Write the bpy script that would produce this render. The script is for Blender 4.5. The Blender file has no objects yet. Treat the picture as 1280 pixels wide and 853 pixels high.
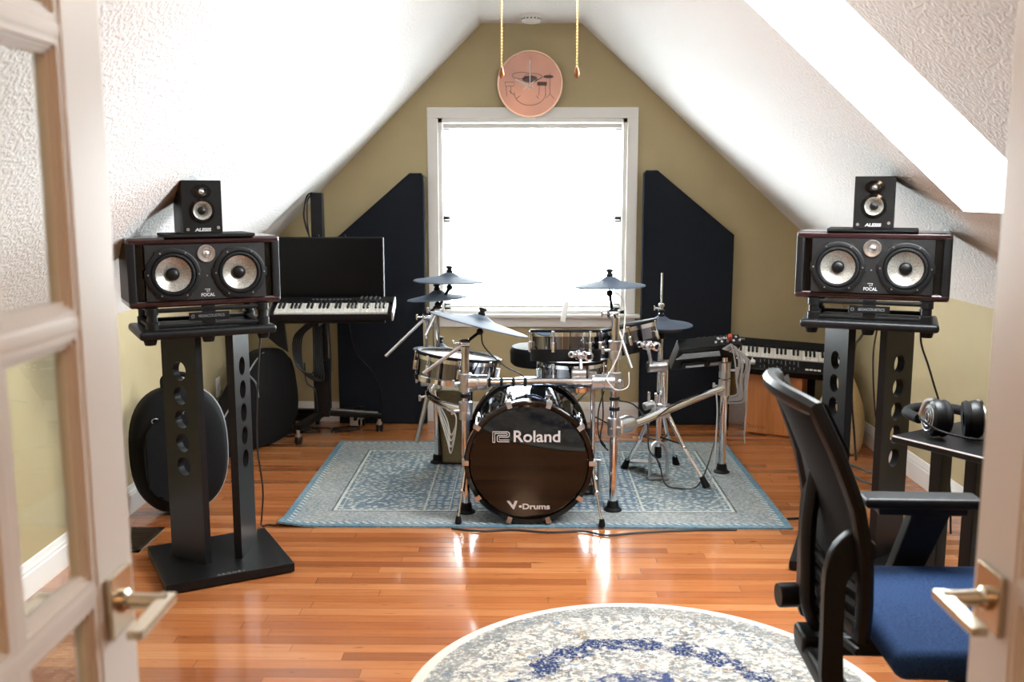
import bpy, bmesh, math, random
from mathutils import Vector, Matrix, Euler
R = math.radians
PI = math.pi
sc = bpy.context.scene
COL = sc.collection
random.seed(7)

# ------------------------------------------------------------------ helpers
def lin(c):
    c = c / 255.0
    return c / 12.92 if c <= 0.04045 else ((c + 0.055) / 1.055) ** 2.4
def C(r, g, b): return (lin(r), lin(g), lin(b), 1.0)

def frame_from(axis):
    a = Vector(axis).normalized()
    t = Vector((0, 0, 1)) if abs(a.z) < 0.9 else Vector((1, 0, 0))
    x = t.cross(a).normalized()
    return x, a.cross(x).normalized(), a

def smooth_path(pts, k=6):
    P = [Vector(p) for p in pts]
    if len(P) < 3: return P
    out = []
    for i in range(len(P) - 1):
        p0 = P[i - 1] if i else P[0] * 2 - P[1]
        p1, p2 = P[i], P[i + 1]
        p3 = P[i + 2] if i + 2 < len(P) else P[-1] * 2 - P[-2]
        for j in range(k):
            t = j / k
            out.append(0.5 * ((2 * p1) + (-p0 + p2) * t + (2 * p0 - 5 * p1 + 4 * p2 - p3) * t * t + (-p0 + 3 * p1 - 3 * p2 + p3) * t ** 3))
    out.append(P[-1])
    return out

class B:
    def __init__(s): s.bm = bmesh.new()
    def poly(s, verts, faces):
        vs = [s.bm.verts.new(v) for v in verts]
        for f in faces:
            try: s.bm.faces.new([vs[i] for i in f])
            except ValueError: pass
        return vs
    def box(s, c, size, rot=None, bev=0.0, seg=2):
        M = Matrix.Translation(Vector(c))
        if rot is not None: M = M @ (rot if isinstance(rot, Matrix) else Euler(rot).to_matrix().to_4x4())
        M = M @ Matrix.Diagonal((size[0], size[1], size[2], 1))
        r = bmesh.ops.create_cube(s.bm, size=1, matrix=M)
        if bev > 0:
            es = list({e for v in r['verts'] for e in v.link_edges})
            bmesh.ops.bevel(s.bm, geom=es, offset=bev, segments=seg, profile=0.5, affect='EDGES')
        return s
    def cyl(s, p0, p1, r0, r1=None, n=18):
        p0, p1 = Vector(p0), Vector(p1); r1 = r0 if r1 is None else r1
        return s.lathe([(0, 0), (r0, 0), (r1, (p1 - p0).length), (0, (p1 - p0).length)], p0, p1 - p0, n)
    def lathe(s, prof, o=(0, 0, 0), axis=(0, 0, 1), n=32, sx=1.0):
        x, y, a = frame_from(axis); o = Vector(o)
        rings = []
        for r, h in prof:
            if r < 1e-6: rings.append([s.bm.verts.new(o + a * h)])
            else: rings.append([s.bm.verts.new(o + a * h + (x * math.cos(2 * PI * i / n) * sx + y * math.sin(2 * PI * i / n)) * r) for i in range(n)])
        for A, D in zip(rings, rings[1:]):
            if len(A) == 1 and len(D) == 1: continue
            for i in range(n):
                j = (i + 1) % n
                if len(A) == 1: f = [A[0], D[i], D[j]]
                elif len(D) == 1: f = [A[i], D[0], A[j]]
                else: f = [A[i], D[i], D[j], A[j]]
                try: s.bm.faces.new(f)
                except ValueError: pass
        return s
    def tube(s, pts, r, n=8, closed=False, k=0, flat=1.0):
        P = smooth_path(pts, k) if k else [Vector(p) for p in pts]
        m = len(P); rings = []; up = None
        for i in range(m):
            if closed: d = P[(i + 1) % m] - P[i - 1]
            else: d = P[min(i + 1, m - 1)] - P[max(i - 1, 0)]
            if d.length < 1e-9: d = Vector((0, 0, 1))
            d.normalize()
            if up is None: x, y, _ = frame_from(d)
            else:
                x = up - d * up.dot(d)
                if x.length < 1e-6: x, y, _ = frame_from(d)
                x.normalize(); y = d.cross(x)
            up = x
            rr = r[min(i * len(r) // m, len(r) - 1)] if isinstance(r, (list, tuple)) else r
            rings.append([s.bm.verts.new(P[i] + (x * math.cos(2 * PI * q / n) + y * math.sin(2 * PI * q / n) * flat) * rr) for q in range(n)])
        for i in range(m if closed else m - 1):
            A, D = rings[i], rings[(i + 1) % m]
            for q in range(n):
                s.bm.faces.new([A[q], A[(q + 1) % n], D[(q + 1) % n], D[q]])
        if not closed:
            s.bm.faces.new(rings[0][::-1]); s.bm.faces.new(rings[-1])
        return s
    def sph(s, c, r, n=16, M=None):
        r = (r, r, r) if isinstance(r, (int, float)) else r
        m = Matrix.Translation(Vector(c)) @ (M or Matrix()) @ Matrix.Diagonal((r[0], r[1], r[2], 1))
        bmesh.ops.create_uvsphere(s.bm, u_segments=n, v_segments=max(6, n // 2), radius=1, matrix=m)
        return s
    def prism(s, poly, depth, M=None, bev=0.0, seg=2):
        M = M or Matrix()
        n = len(poly)
        a = [s.bm.verts.new(M @ Vector((p[0], p[1], 0))) for p in poly]
        b = [s.bm.verts.new(M @ Vector((p[0], p[1], depth))) for p in poly]
        fs = [s.bm.faces.new(a[::-1]), s.bm.faces.new(b)]
        for i in range(n): fs.append(s.bm.faces.new([a[i], a[(i + 1) % n], b[(i + 1) % n], b[i]]))
        if bev > 0:
            es = list({e for f in fs[:2] for e in f.edges})
            bmesh.ops.bevel(s.bm, geom=es, offset=bev, segments=seg, profile=0.5, affect='EDGES')
        return s
    def holed(s, outline, holes, depth, M):
        """outline and holes are 2-D loops; extruded by depth along local z"""
        t = bmesh.new(); es = []
        for lp in [outline] + holes:
            vs = [t.verts.new((p[0], p[1], 0)) for p in lp]
            es += [t.edges.new((vs[i], vs[(i + 1) % len(vs)])) for i in range(len(vs))]
        bmesh.ops.triangle_fill(t, use_beauty=True, edges=es)
        r = bmesh.ops.extrude_face_region(t, geom=list(t.faces))
        for v in r['geom']:
            if isinstance(v, bmesh.types.BMVert): v.co.z += depth
        base = {v: s.bm.verts.new(M @ v.co) for v in t.verts}
        for f in t.faces:
            try: s.bm.faces.new([base[v] for v in f.verts])
            except ValueError: pass
        t.free(); return s
    def stroke(s, pts, w, M, th=0.0008, closed=False):
        P = [Vector((p[0], p[1])) for p in pts]; n = len(P); L = []; Rr = []
        for i in range(n):
            if closed: d = (P[(i + 1) % n] - P[i - 1])
            else: d = P[min(i + 1, n - 1)] - P[max(i - 1, 0)]
            d.normalize(); nn = Vector((-d.y, d.x)) * w / 2
            L.append(P[i] + nn); Rr.append(P[i] - nn)
        for i in range(n if closed else n - 1):
            j = (i + 1) % n
            q = [L[i], Rr[i], Rr[j], L[j]]
            vs = [s.bm.verts.new(M @ Vector((p.x, p.y, z))) for z in (0, th) for p in q]
            for f in ((3, 2, 1, 0), (4, 5, 6, 7), (0, 1, 5, 4), (1, 2, 6, 5), (2, 3, 7, 6), (3, 0, 4, 7)):
                s.bm.faces.new([vs[k] for k in f])
        return s
    def build(s, name, mat, parent=None, world=False, ang=38, kind=None, label=None, smooth=True):
        bmesh.ops.recalc_face_normals(s.bm, faces=s.bm.faces)
        me = bpy.data.meshes.new(name); s.bm.to_mesh(me); s.bm.free()
        if smooth:
            me.polygons.foreach_set('use_smooth', [True] * len(me.polygons))
            me.set_sharp_from_angle(angle=R(ang))
        me.materials.append(mat)
        o = bpy.data.objects.new(name, me); COL.objects.link(o)
        if smooth:
            wn = o.modifiers.new('weighted', 'WEIGHTED_NORMAL'); wn.keep_sharp = True
        if parent is not None:
            o.parent = parent
            if world: me.transform(root_matrix(parent).inverted())
        if kind: o['kind'] = kind
        if label: o['label'] = label
        return o

def root_matrix(o):
    M = Matrix.LocRotScale(o.location, o.rotation_euler, o.scale)
    while o.parent is not None:
        o = o.parent
        M = Matrix.LocRotScale(o.location, o.rotation_euler, o.scale) @ M
    return M
def thing(name, label, cat, loc=(0, 0, 0), rot=0, group=None):
    o = bpy.data.objects.new(name, None); COL.objects.link(o)
    o.empty_display_size = 0.05
    o.location = loc
    o.rotation_euler = rot if isinstance(rot, (tuple, list, Euler)) else (0, 0, rot)
    o['label'] = label; o['category'] = cat
    if group: o['group'] = group
    return o
def tag(o, label, cat, group=None):
    o['label'] = label; o['category'] = cat
    if group: o['group'] = group
    return o
def copy_thing(root, loc, rotz, label):
    r = root.copy(); COL.objects.link(r); r.location = loc; r.rotation_euler = (0, 0, rotz); r['label'] = label
    for ch in root.children:
        c = ch.copy(); COL.objects.link(c); c.parent = r
        for g in ch.children:
            d = g.copy(); COL.objects.link(d); d.parent = c
    return r
def text_part(name, txt, size, M, mat, parent, bold=0.0, ext=0.0008, align='CENTER', shear=0.0, sx=1.0, space=1.0):
    cu = bpy.data.curves.new(name, 'FONT'); cu.body = txt; cu.size = size; cu.extrude = ext; cu.offset = bold
    cu.align_x = align; cu.align_y = 'CENTER'; cu.shear = shear; cu.space_character = space
    ob = bpy.data.objects.new(name, cu); COL.objects.link(ob)
    dg = bpy.context.evaluated_depsgraph_get()
    me = bpy.data.meshes.new_from_object(ob.evaluated_get(dg))
    bpy.data.objects.remove(ob); me.name = name
    me.transform(M @ Matrix.Diagonal((sx, 1, 1, 1)))
    me.materials.clear(); me.materials.append(mat)
    o = bpy.data.objects.new(name, me); COL.objects.link(o); o.parent = parent
    return o
FRONT = Matrix.Rotation(PI / 2, 4, 'X')           # lettering in local XZ, facing -Y

# ------------------------------------------------------------------ materials
class N:
    def __init__(s, name):
        s.m = bpy.data.materials.new(name); s.m.use_nodes = True
        s.t = s.m.node_tree; s.n = s.t.nodes; s.b = s.n['Principled BSDF']; s.out = s.n['Material Output']
    def new(s, t, **kw):
        x = s.n.new(t)
        for k, v in kw.items(): setattr(x, k, v)
        return x
    def put(s, sock, v):
        if isinstance(v, bpy.types.NodeSocket): s.t.links.new(v, sock)
        else: sock.default_value = v
    def math(s, op, a, b=0.0, clamp=False):
        x = s.new('ShaderNodeMath', operation=op, use_clamp=clamp)
        s.put(x.inputs[0], a); s.put(x.inputs[1], b); return x.outputs[0]
    def obj(s): return s.new('ShaderNodeTexCoord').outputs['Object']
    def xyz(s, v):
        x = s.new('ShaderNodeSeparateXYZ'); s.put(x.inputs[0], v); return x.outputs
    def vec(s, x, y, z=0.0):
        c = s.new('ShaderNodeCombineXYZ'); s.put(c.inputs[0], x); s.put(c.inputs[1], y); s.put(c.inputs[2], z); return c.outputs[0]
    def vmul(s, v, f):
        c = s.new('ShaderNodeVectorMath', operation='MULTIPLY'); s.put(c.inputs[0], v); c.inputs[1].default_value = f; return c.outputs[0]
    def noise(s, v, scale, detail=3, rough=0.5, col=False):
        x = s.new('ShaderNodeTexNoise'); s.put(x.inputs['Vector'], v); x.inputs['Scale'].default_value = scale
        x.inputs['Detail'].default_value = detail; x.inputs['Roughness'].default_value = rough
        return x.outputs['Color' if col else 'Fac']
    def voro(s, v, scale, feat='F1', out='Distance', rnd=1.0):
        x = s.new('ShaderNodeTexVoronoi', feature=feat); s.put(x.inputs['Vector'], v); x.inputs['Scale'].default_value = scale
        x.inputs['Randomness'].default_value = rnd; return x.outputs[out]
    def white(s, v):
        x = s.new('ShaderNodeTexWhiteNoise', noise_dimensions='2D'); s.put(x.inputs['Vector'], v); return x.outputs['Value']
    def ramp(s, f, stops, interp='LINEAR'):
        x = s.new('ShaderNodeValToRGB'); s.put(x.inputs[0], f); cr = x.color_ramp; cr.interpolation = interp
        while len(cr.elements) < len(stops): cr.elements.new(0.5)
        for e, (p, c) in zip(cr.elements, stops):
            e.position = p; e.color = c if not isinstance(c, (int, float)) else (c, c, c, 1)
        return x.outputs[0]
    def mix(s, f, a, b, mode='MIX'):
        x = s.new('ShaderNodeMix', data_type='RGBA', blend_type=mode)
        s.put(x.inputs[0], f); s.put(x.inputs[6], a); s.put(x.inputs[7], b); return x.outputs[2]
    def band(s, v, lo, hi):     # 1 where lo < v < hi
        return s.math('MULTIPLY', s.math('GREATER_THAN', v, lo), s.math('LESS_THAN', v, hi))
    def bump(s, h, strength=0.5, dist=0.002):
        x = s.new('ShaderNodeBump'); s.put(x.inputs['Height'], h); x.inputs['Strength'].default_value = strength
        x.inputs['Distance'].default_value = dist; s.t.links.new(x.outputs[0], s.b.inputs['Normal'])
    def set(s, base=None, rough=None, metal=None, **kw):
        if base is not None: s.put(s.b.inputs['Base Color'], base)
        if rough is not None: s.put(s.b.inputs['Roughness'], rough)
        if metal is not None: s.put(s.b.inputs['Metallic'], metal)
        for k, v in kw.items(): s.put(s.b.inputs[k.replace('_', ' ')], v)
        return s

def plain(name, col, rough=0.5, metal=0.0, grain=0.0, gscale=60, bump=0.0, bscale=200, bdist=0.001, **kw):
    n = N(name); v = n.obj()
    if grain:
        f = n.noise(v, gscale, 3)
        lo = tuple(c * (1 - grain) for c in col[:3]) + (1,); hi = tuple(min(1, c * (1 + grain)) for c in col[:3]) + (1,)
        n.set(n.ramp(f, [(0.3, lo), (0.7, hi)]), rough, metal, **kw)
    else: n.set(col, rough, metal, **kw)
    if bump: n.bump(n.noise(v, bscale, 2), bump, bdist)
    return n.m

M = {}
M['wall'] = plain('beige_wall_paint', C(178, 162, 124), 0.75, grain=0.04, gscale=3, bump=0.15, bscale=160)
def ceil_mat():
    n = N('textured_ceiling_white'); v = n.obj()
    a = n.noise(v, 80, 2, 0.45); b = n.noise(v, 20, 2)
    k = n.ramp(a, [(0.44, 0.0), (0.56, 1.0)])
    n.set(C(246, 245, 244), 0.85)
    n.bump(n.math('ADD', k, n.math('MULTIPLY', b, 0.3)), 0.6, 0.004)
    return n.m
M['ceiling'] = ceil_mat()
M['trim'] = plain('white_gloss_trim', C(246, 245, 242), 0.35)
M['shaft'] = plain('skylight_shaft_white', C(240, 240, 238), 0.7)
M['hall'] = plain('hall_paint', C(190, 172, 140), 0.8)

def floor_mat():
    n = N('oak_strip_floor'); v = n.obj(); x, y, z = n.xyz(v)
    W, L = 0.057, 1.05
    yr = n.math('DIVIDE', y, W); row = n.math('FLOOR', yr); fy = n.math('SUBTRACT', yr, row)
    sh = n.white(n.vec(row, 3.7))
    xr = n.math('ADD', n.math('DIVIDE', x, L), n.math('MULTIPLY', sh, 7.3)); cl = n.math('FLOOR', xr); fx = n.math('SUBTRACT', xr, cl)
    rid = n.white(n.vec(cl, row)); rid2 = n.white(n.vec(row, cl))
    base = n.ramp(rid, [(0.0, C(142, 82, 46)), (0.15, C(164, 98, 55)), (0.5, C(173, 108, 63)), (0.85, C(186, 122, 76)), (1.0, C(156, 91, 52))])
    gv = n.vec(n.math('ADD', n.math('MULTIPLY', x, 2.2), n.math('MULTIPLY', rid2, 40)), n.math('ADD', n.math('MULTIPLY', y, 42), n.math('MULTIPLY', rid, 90)))
    g = n.noise(gv, 1.6, 5, 0.6)
    base = n.mix(0.9, base, n.ramp(g, [(0.22, (0.52, 0.44, 0.36, 1)), (0.42, (0.88, 0.85, 0.82, 1)), (0.65, (1, 1, 1, 1))]), 'MULTIPLY')
    kn = n.noise(n.vec(n.math('MULTIPLY', x, 9), n.math('MULTIPLY', y, 45), rid), 1.3, 2)
    base = n.mix(n.ramp(kn, [(0.68, 0.0), (0.78, 0.75)]), base, C(92, 52, 26))
    gap = n.math('MAXIMUM', n.math('LESS_THAN', fy, 0.035), n.math('LESS_THAN', fx, 0.0022))
    base = n.mix(n.math('MULTIPLY', gap, 0.6), base, C(70, 36, 18))
    n.set(base, n.ramp(g, [(0.2, 0.16), (0.8, 0.24)]), 0.0, Specular_IOR_Level=0.5, Coat_Weight=0.35, Coat_Roughness=0.08)
    n.bump(n.math('ADD', n.math('MULTIPLY', gap, -1.0), n.math('MULTIPLY', n.noise(v, 5, 1), 0.6)), 0.12, 0.002)
    return n.m
M['floor'] = floor_mat()

M['powder'] = plain('black_powder_coat', C(13, 13, 15), 0.40, grain=0.2, gscale=30, bump=0.12, bscale=600, bdist=0.0005, Specular_IOR_Level=0.28)
M['black'] = plain('black_plastic', C(10, 10, 11), 0.42, Specular_IOR_Level=0.3)
M['blacksatin'] = plain('black_satin_plastic', C(14, 14, 16), 0.45, bump=0.1, bscale=500, bdist=0.0005, Specular_IOR_Level=0.32)
M['gloss'] = plain('black_gloss', C(10, 10, 11), 0.08)
M['rubber'] = plain('black_rubber', C(10, 10, 11), 0.65, Specular_IOR_Level=0.25)
M['screen'] = plain('monitor_screen', C(6, 7, 9), 0.3, Specular_IOR_Level=0.2)
def fabric(name, a, b, sc_=420, rough=0.92, bstr=0.5):
    n = N(name); v = n.obj(); f = n.noise(v, sc_, 2)
    n.set(n.ramp(f, [(0.35, a), (0.65, b)]), rough, Specular_IOR_Level=0.2)
    n.bump(f, bstr, 0.0012); return n.m
M['panel'] = fabric('charcoal_panel_fabric', C(17, 20, 26), C(32, 36, 44), 260)
M['bag'] = fabric('black_nylon', C(9, 9, 10), C(16, 16, 18), 300, 0.75)
M['case'] = fabric('black_case_fabric', C(11, 11, 10), C(20, 19, 18), 300, 0.85)
M['mesh'] = fabric('black_chair_mesh', C(10, 10, 11), C(24, 24, 26), 380, 0.8)
M['seat'] = fabric('navy_seat_fabric', C(22, 44, 80), C(40, 68, 110), 330, 0.9)
M['khaki'] = fabric('khaki_cloth', C(92, 80, 58), C(116, 102, 76), 200, 0.95)
M['beige'] = fabric('beige_canvas', C(186, 164, 124), C(206, 186, 146), 160, 0.95)
M['piping'] = plain('grey_piping', C(150, 152, 156), 0.5)
M['chrome'] = plain('chrome', (0.82, 0.82, 0.84, 1), 0.1, 1.0)
M['steel'] = plain('satin_steel', (0.62, 0.62, 0.63, 1), 0.3, 1.0)
M['alu'] = plain('brushed_aluminium', (0.72, 0.72, 0.73, 1), 0.28, 1.0, grain=0.1, gscale=120)
M['shell'] = plain('black_chrome_shell', (0.22, 0.22, 0.245, 1), 0.06, 1.0)
M['kickshell'] = plain('midnight_chrome_shell', (0.16, 0.18, 0.23, 1), 0.05, 1.0)
M['kickhead'] = plain('black_gloss_drum_head', C(12, 10, 9), 0.04, Specular_IOR_Level=0.38)
M['meshhead'] = plain('white_mesh_head', C(225, 226, 228), 0.5, bump=0.1, bscale=900, bdist=0.0004)
M['cymbal'] = plain('grey_rubber_cymbal', C(84, 93, 106), 0.6, bump=0.05, bscale=300, bdist=0.0003, Specular_IOR_Level=0.04)
M['nickel'] = plain('antique_nickel', (0.60, 0.52, 0.40, 1), 0.25, 1.0)
M['brass'] = plain('gold_chain', (0.85, 0.62, 0.28, 1), 0.25, 1.0)
M['silver'] = plain('silver_print', C(205, 205, 208), 0.4, 0.3)
M['dimprint'] = plain('grey_print', C(120, 122, 126), 0.5)
M['burgundy'] = plain('burgundy_lacquer', C(40, 15, 18), 0.25, grain=0.15, gscale=12, Coat_Weight=0.5)
M['baffle'] = plain('black_baffle_leather', C(11, 11, 12), 0.5, bump=0.2, bscale=700, bdist=0.0006)
def cone_mat():
    n = N('woven_grey_cone'); v = n.obj(); f = n.noise(v, 300, 2); 
    n.set(n.ramp(f, [(0.35, C(120, 116, 110)), (0.65, C(176, 172, 164))]), 0.3, 0.55); n.bump(f, 0.2, 0.0006); return n.m
M['cone'] = cone_mat()
M['white'] = plain('white_plastic', C(232, 232, 228), 0.4)
M['key'] = plain('ivory_key_plastic', C(238, 236, 228), 0.3)
M['blackkey'] = plain('black_key_plastic', C(14, 14, 15), 0.3)
M['cajon'] = None
def wood(name, cols, sx=1.5, sz=26, rough=0.4):
    n = N(name); v = n.obj(); x, y, z = n.xyz(v)
    g = n.noise(n.vec(n.math('MULTIPLY', x, sz), n.math('MULTIPLY', y, sz), n.math('MULTIPLY', z, sx)), 1.0, 4, 0.6)
    n.set(n.ramp(g, [(0.3, cols[0]), (0.55, cols[1]), (0.8, cols[2])]), rough); return n.m
M['cajon'] = wood('orange_birch_ply', [C(176, 110, 60), C(198, 130, 76), C(210, 146, 92)])
M['drop'] = wood('walnut_drop', [C(120, 66, 24), C(170, 100, 40), C(206, 140, 70)], 60, 60, 0.25)
M['clockrim'] = plain('rose_gold_rim', (0.86, 0.60, 0.44, 1), 0.3, 0.8)
def face_mat():
    n = N('copper_clock_face'); v = n.obj(); f = n.noise(v, 5, 1)
    n.set(n.ramp(f, [(0.3, C(178, 136, 124)), (0.7, C(204, 152, 132))]), 0.3, 0.7); return n.m
M['face'] = face_mat()
M['etch'] = plain('etched_grey_line', C(96, 76, 72), 0.6)
M['paintdoor'] = plain('white_door_paint', C(222, 212, 202), 0.38)
def glass(name, tint=(1, 1, 1, 1)):
    n = N(name); g = n.new('ShaderNodeBsdfGlossy'); g.inputs['Roughness'].default_value = 0.01
    t = n.new('ShaderNodeBsdfTransparent'); t.inputs[0].default_value = tint
    fr_ = n.new('ShaderNodeFresnel'); fr_.inputs[0].default_value = 1.5; ge = n.new('ShaderNodeNewGeometry')
    fr = n.math('MULTIPLY', fr_.outputs[0], n.math('SUBTRACT', 1.0, ge.outputs['Backfacing'])).node
    mx = n.new('ShaderNodeMixShader'); n.t.links.new(fr.outputs[0], mx.inputs[0]); n.t.links.new(t.outputs[0], mx.inputs[1])
    n.t.links.new(g.outputs[0], mx.inputs[2]); n.t.links.new(mx.outputs[0], n.out.inputs[0]); return n.m
M['glass'] = glass('clear_pane', (0.93, 0.95, 0.94, 1))
M['slat'] = plain('white_blind_slat', C(240, 240, 238), 0.45)
M['cable'] = plain('black_cable', C(16, 16, 17), 0.5)
M['greycable'] = plain('grey_cable', C(176, 176, 178), 0.45)
M['whitecable'] = plain('white_cable', C(214, 212, 206), 0.45)
M['vent'] = plain('bronze_vent', C(70, 58, 44), 0.4, 0.6)
M['red'] = plain('orange_red_plastic', C(200, 80, 50), 0.4)
M['bulb'] = plain('frosted_glass_shade', C(245, 240, 228), 0.4)

def rug_rect():
    n = N('distressed_blue_oriental_rug'); v = n.obj(); x, y, z = n.xyz(v)
    HX, HY = 1.165, 0.765
    ax, ay = n.math('ABSOLUTE', x), n.math('ABSOLUTE', y)
    d = n.math('MINIMUM', n.math('SUBTRACT', HX, ax), n.math('SUBTRACT', HY, ay))
    wear = n.noise(v, 4.0, 5, 0.65); fine = n.noise(v, 75, 3, 0.7)
    cell = n.voro(v, 26, 'F1', 'Distance', 0.35); cell2 = n.voro(v, 38, 'SMOOTH_F1', 'Distance', 0.9)
    dots = n.ramp(cell, [(0.28, 1.0), (0.42, 0.0)]); scroll = n.ramp(cell2, [(0.28, 1.0), (0.4, 0.0), (0.52, 0.0), (0.6, 0.8)])
    blue, grey, cream = C(104, 134, 158), C(158, 160, 158), C(208, 206, 198)
    dx = n.math('SUBTRACT', HX, ax)
    leaf = n.voro(n.vmul(v, (1.0, 1.5, 1.0)), 30, 'F1', 'Distance', 0.8)
    leaf = n.ramp(n.math('ADD', leaf, n.math('MULTIPLY', n.math('SUBTRACT', fine, 0.5), 0.35)), [(0.30, 1.0), (0.42, 0.0)])
    field = n.mix(n.math('MULTIPLY', dots, 0.8), n.mix(wear, C(86, 116, 144), C(136, 148, 156)), cream)
    inner = n.mix(n.math('MULTIPLY', leaf, 0.85), n.mix(wear, C(98, 120, 136), C(146, 154, 156)), C(220, 218, 208))
    outer = n.mix(n.math('MULTIPLY', scroll, 0.4), n.mix(wear, C(134, 142, 146), C(172, 170, 164)), C(200, 196, 188))
    c = n.mix(n.math('GREATER_THAN', d, 0.22), outer, inner)
    c = n.mix(n.math('MULTIPLY', n.math('GREATER_THAN', dx, 0.66), n.math('GREATER_THAN', d, 0.22)), c, field)
    for lo, hi, a in ((0.215, 0.228, 0.95), (0.245, 0.25, 0.6)):
        c = n.mix(n.math('MULTIPLY', n.band(d, lo, hi), a), c, C(218, 216, 206))
    for lo, hi, a in ((0.64, 0.65, 0.9), (0.76, 0.767, 0.7)):
        c = n.mix(n.math('MULTIPLY', n.math('MULTIPLY', n.band(dx, lo, hi), n.math('GREATER_THAN', d, 0.22)), a), c, C(214, 212, 204))
    c = n.mix(n.band(d, 0.205, 0.213), c, C(92, 100, 104))
    br = n.math('GREATER_THAN', n.math('FRACT', n.math('MULTIPLY', n.math('ADD', x, y), 26)), 0.45)
    c = n.mix(n.band(d, 0.032, 0.055), c, n.mix(br, C(206, 204, 196), C(120, 140, 154)))
    c = n.mix(n.math('LESS_THAN', d, 0.03), c, C(112, 142, 156))
    c = n.mix(n.math('MULTIPLY', n.ramp(wear, [(0.45, 0.0), (0.7, 1.0)]), 0.45), c, C(178, 176, 170))
    c = n.mix(0.75, c, n.ramp(fine, [(0.35, (0.42, 0.46, 0.50, 1)), (0.62, (1, 1, 1, 1))]), 'MULTIPLY')
    c = n.mix(0.9, c, n.ramp(n.noise(v, 2.2, 3), [(0.3, (0.70, 0.76, 0.82, 1)), (0.7, (0.96, 0.95, 0.92, 1))]), 'MULTIPLY')
    n.set(c, 0.95, Specular_IOR_Level=0.1); n.bump(fine, 0.5, 0.003); return n.m
M['rug'] = rug_rect()
def rug_round():
    n = N('round_medallion_rug'); v = n.obj(); x, y, z = n.xyz(v)
    r = n.math('SQRT', n.math('ADD', n.math('MULTIPLY', x, x), n.math('MULTIPLY', y, y)))
    fine = n.noise(v, 90, 4, 0.75); mid = n.noise(v, 22, 4, 0.7); big = n.noise(v, 7, 3, 0.6)
    rj = n.math('ADD', r, n.math('MULTIPLY', n.math('SUBTRACT', mid, 0.5), 0.09))
    cream = C(190, 184, 174)
    speck = n.noise(n.vmul(v, (1.0, 1.35, 1)), 50, 4, 0.75)
    dens = n.noise(v, 9, 3, 0.6)
    c = n.mix(n.math('MULTIPLY', n.ramp(speck, [(0.47, 0.0), (0.53, 0.95)]), n.ramp(dens, [(0.35, 0.5), (0.6, 1.0)])), cream, C(96, 98, 100))
    c = n.mix(n.math('MULTIPLY', n.ramp(n.noise(v, 48, 3, 0.7), [(0.58, 0.0), (0.62, 0.9)]), n.ramp(big, [(0.42, 0.1), (0.58, 1.0)])), c, C(140, 108, 66))
    c = n.mix(n.ramp(n.noise(v, 26, 3), [(0.64, 0.0), (0.68, 0.8)]), c, C(84, 110, 138))
    navy = n.math('MULTIPLY', n.band(rj, 0.35, 0.44), n.ramp(n.noise(v, 15, 4, 0.7), [(0.44, 0.0), (0.50, 1.0)]))
    navy = n.math('MULTIPLY', navy, n.ramp(fine, [(0.40, 0.1), (0.50, 1.0)]))
    c = n.mix(navy, c, C(24, 44, 84))
    core = n.math('MULTIPLY', n.math('LESS_THAN', rj, 0.22), n.ramp(mid, [(0.45, 0.0), (0.55, 0.9)]))
    c = n.mix(core, c, C(30, 52, 96))
    og = n.math('MULTIPLY', n.band(rj, 0.62, 0.69), n.ramp(fine, [(0.42, 0.0), (0.52, 0.8)]))
    c = n.mix(og, c, C(118, 118, 116))
    c = n.mix(n.math('GREATER_THAN', r, 0.695), c, C(198, 192, 180))
    n.set(c, 0.95, Specular_IOR_Level=0.1); n.bump(fine, 0.6, 0.004); return n.m
M['roundrug'] = rug_round()

# ------------------------------------------------------------------ the room shell
YB, YF = 6.32, 0.66            # back wall, front (door) wall
XL, XR = -1.87, 2.06           # knee walls
RZ, RXL, RXR = 2.545, -0.28, 0.345
KL, KR = 0.952, 0.995          # knee wall heights
def zl(x): return RZ - (RXL - x) * (RZ - KL) / (RXL - XL)
def zr(x): return RZ - (x - RXR) * (RZ - KR) / (XR - RXR)
B().box((0.075, (YB + YF) / 2 - 1.1, -0.05), (6.0, YB - YF + 2.6, 0.1)).build('floor', M['floor'], kind='structure', smooth=False)

# back wall with window hole (gable)
WX0, WX1, WZ0, WZ1 = -0.557, 0.643, 0.72, 1.965
b = B()
MB = Matrix(((1, 0, 0, 0), (0, 0, 1, YB), (0, 1, 0, 0), (0, 0, 0, 1)))
b.prism([(XL, 0), (WX0, 0), (WX0, zl(WX0)), (XL, KL)], 0.14, MB)
b.prism([(WX1, 0), (XR, 0), (XR, KR), (WX1, zr(WX1))], 0.14, MB)
b.prism([(WX0, 0), (WX1, 0), (WX1, WZ0), (WX0, WZ0)], 0.14, MB)
b.prism([(WX0, WZ1), (WX1, WZ1), (WX1, zr(WX1)), (RXR, RZ), (RXL, RZ), (WX0, zl(WX0))], 0.14, MB)
b.build('wall_back', M['wall'], kind='structure', smooth=False)
B().box((XL - 0.05, (YB + YF) / 2, KL / 2), (0.1, YB - YF, KL)).build('wall_left', M['wall'], kind='structure', smooth=False)
B().box((XR + 0.05, (YB + YF) / 2, KR / 2), (0.1, YB - YF, KR)).build('wall_right', M['wall'], kind='structure', smooth=False)
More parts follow.
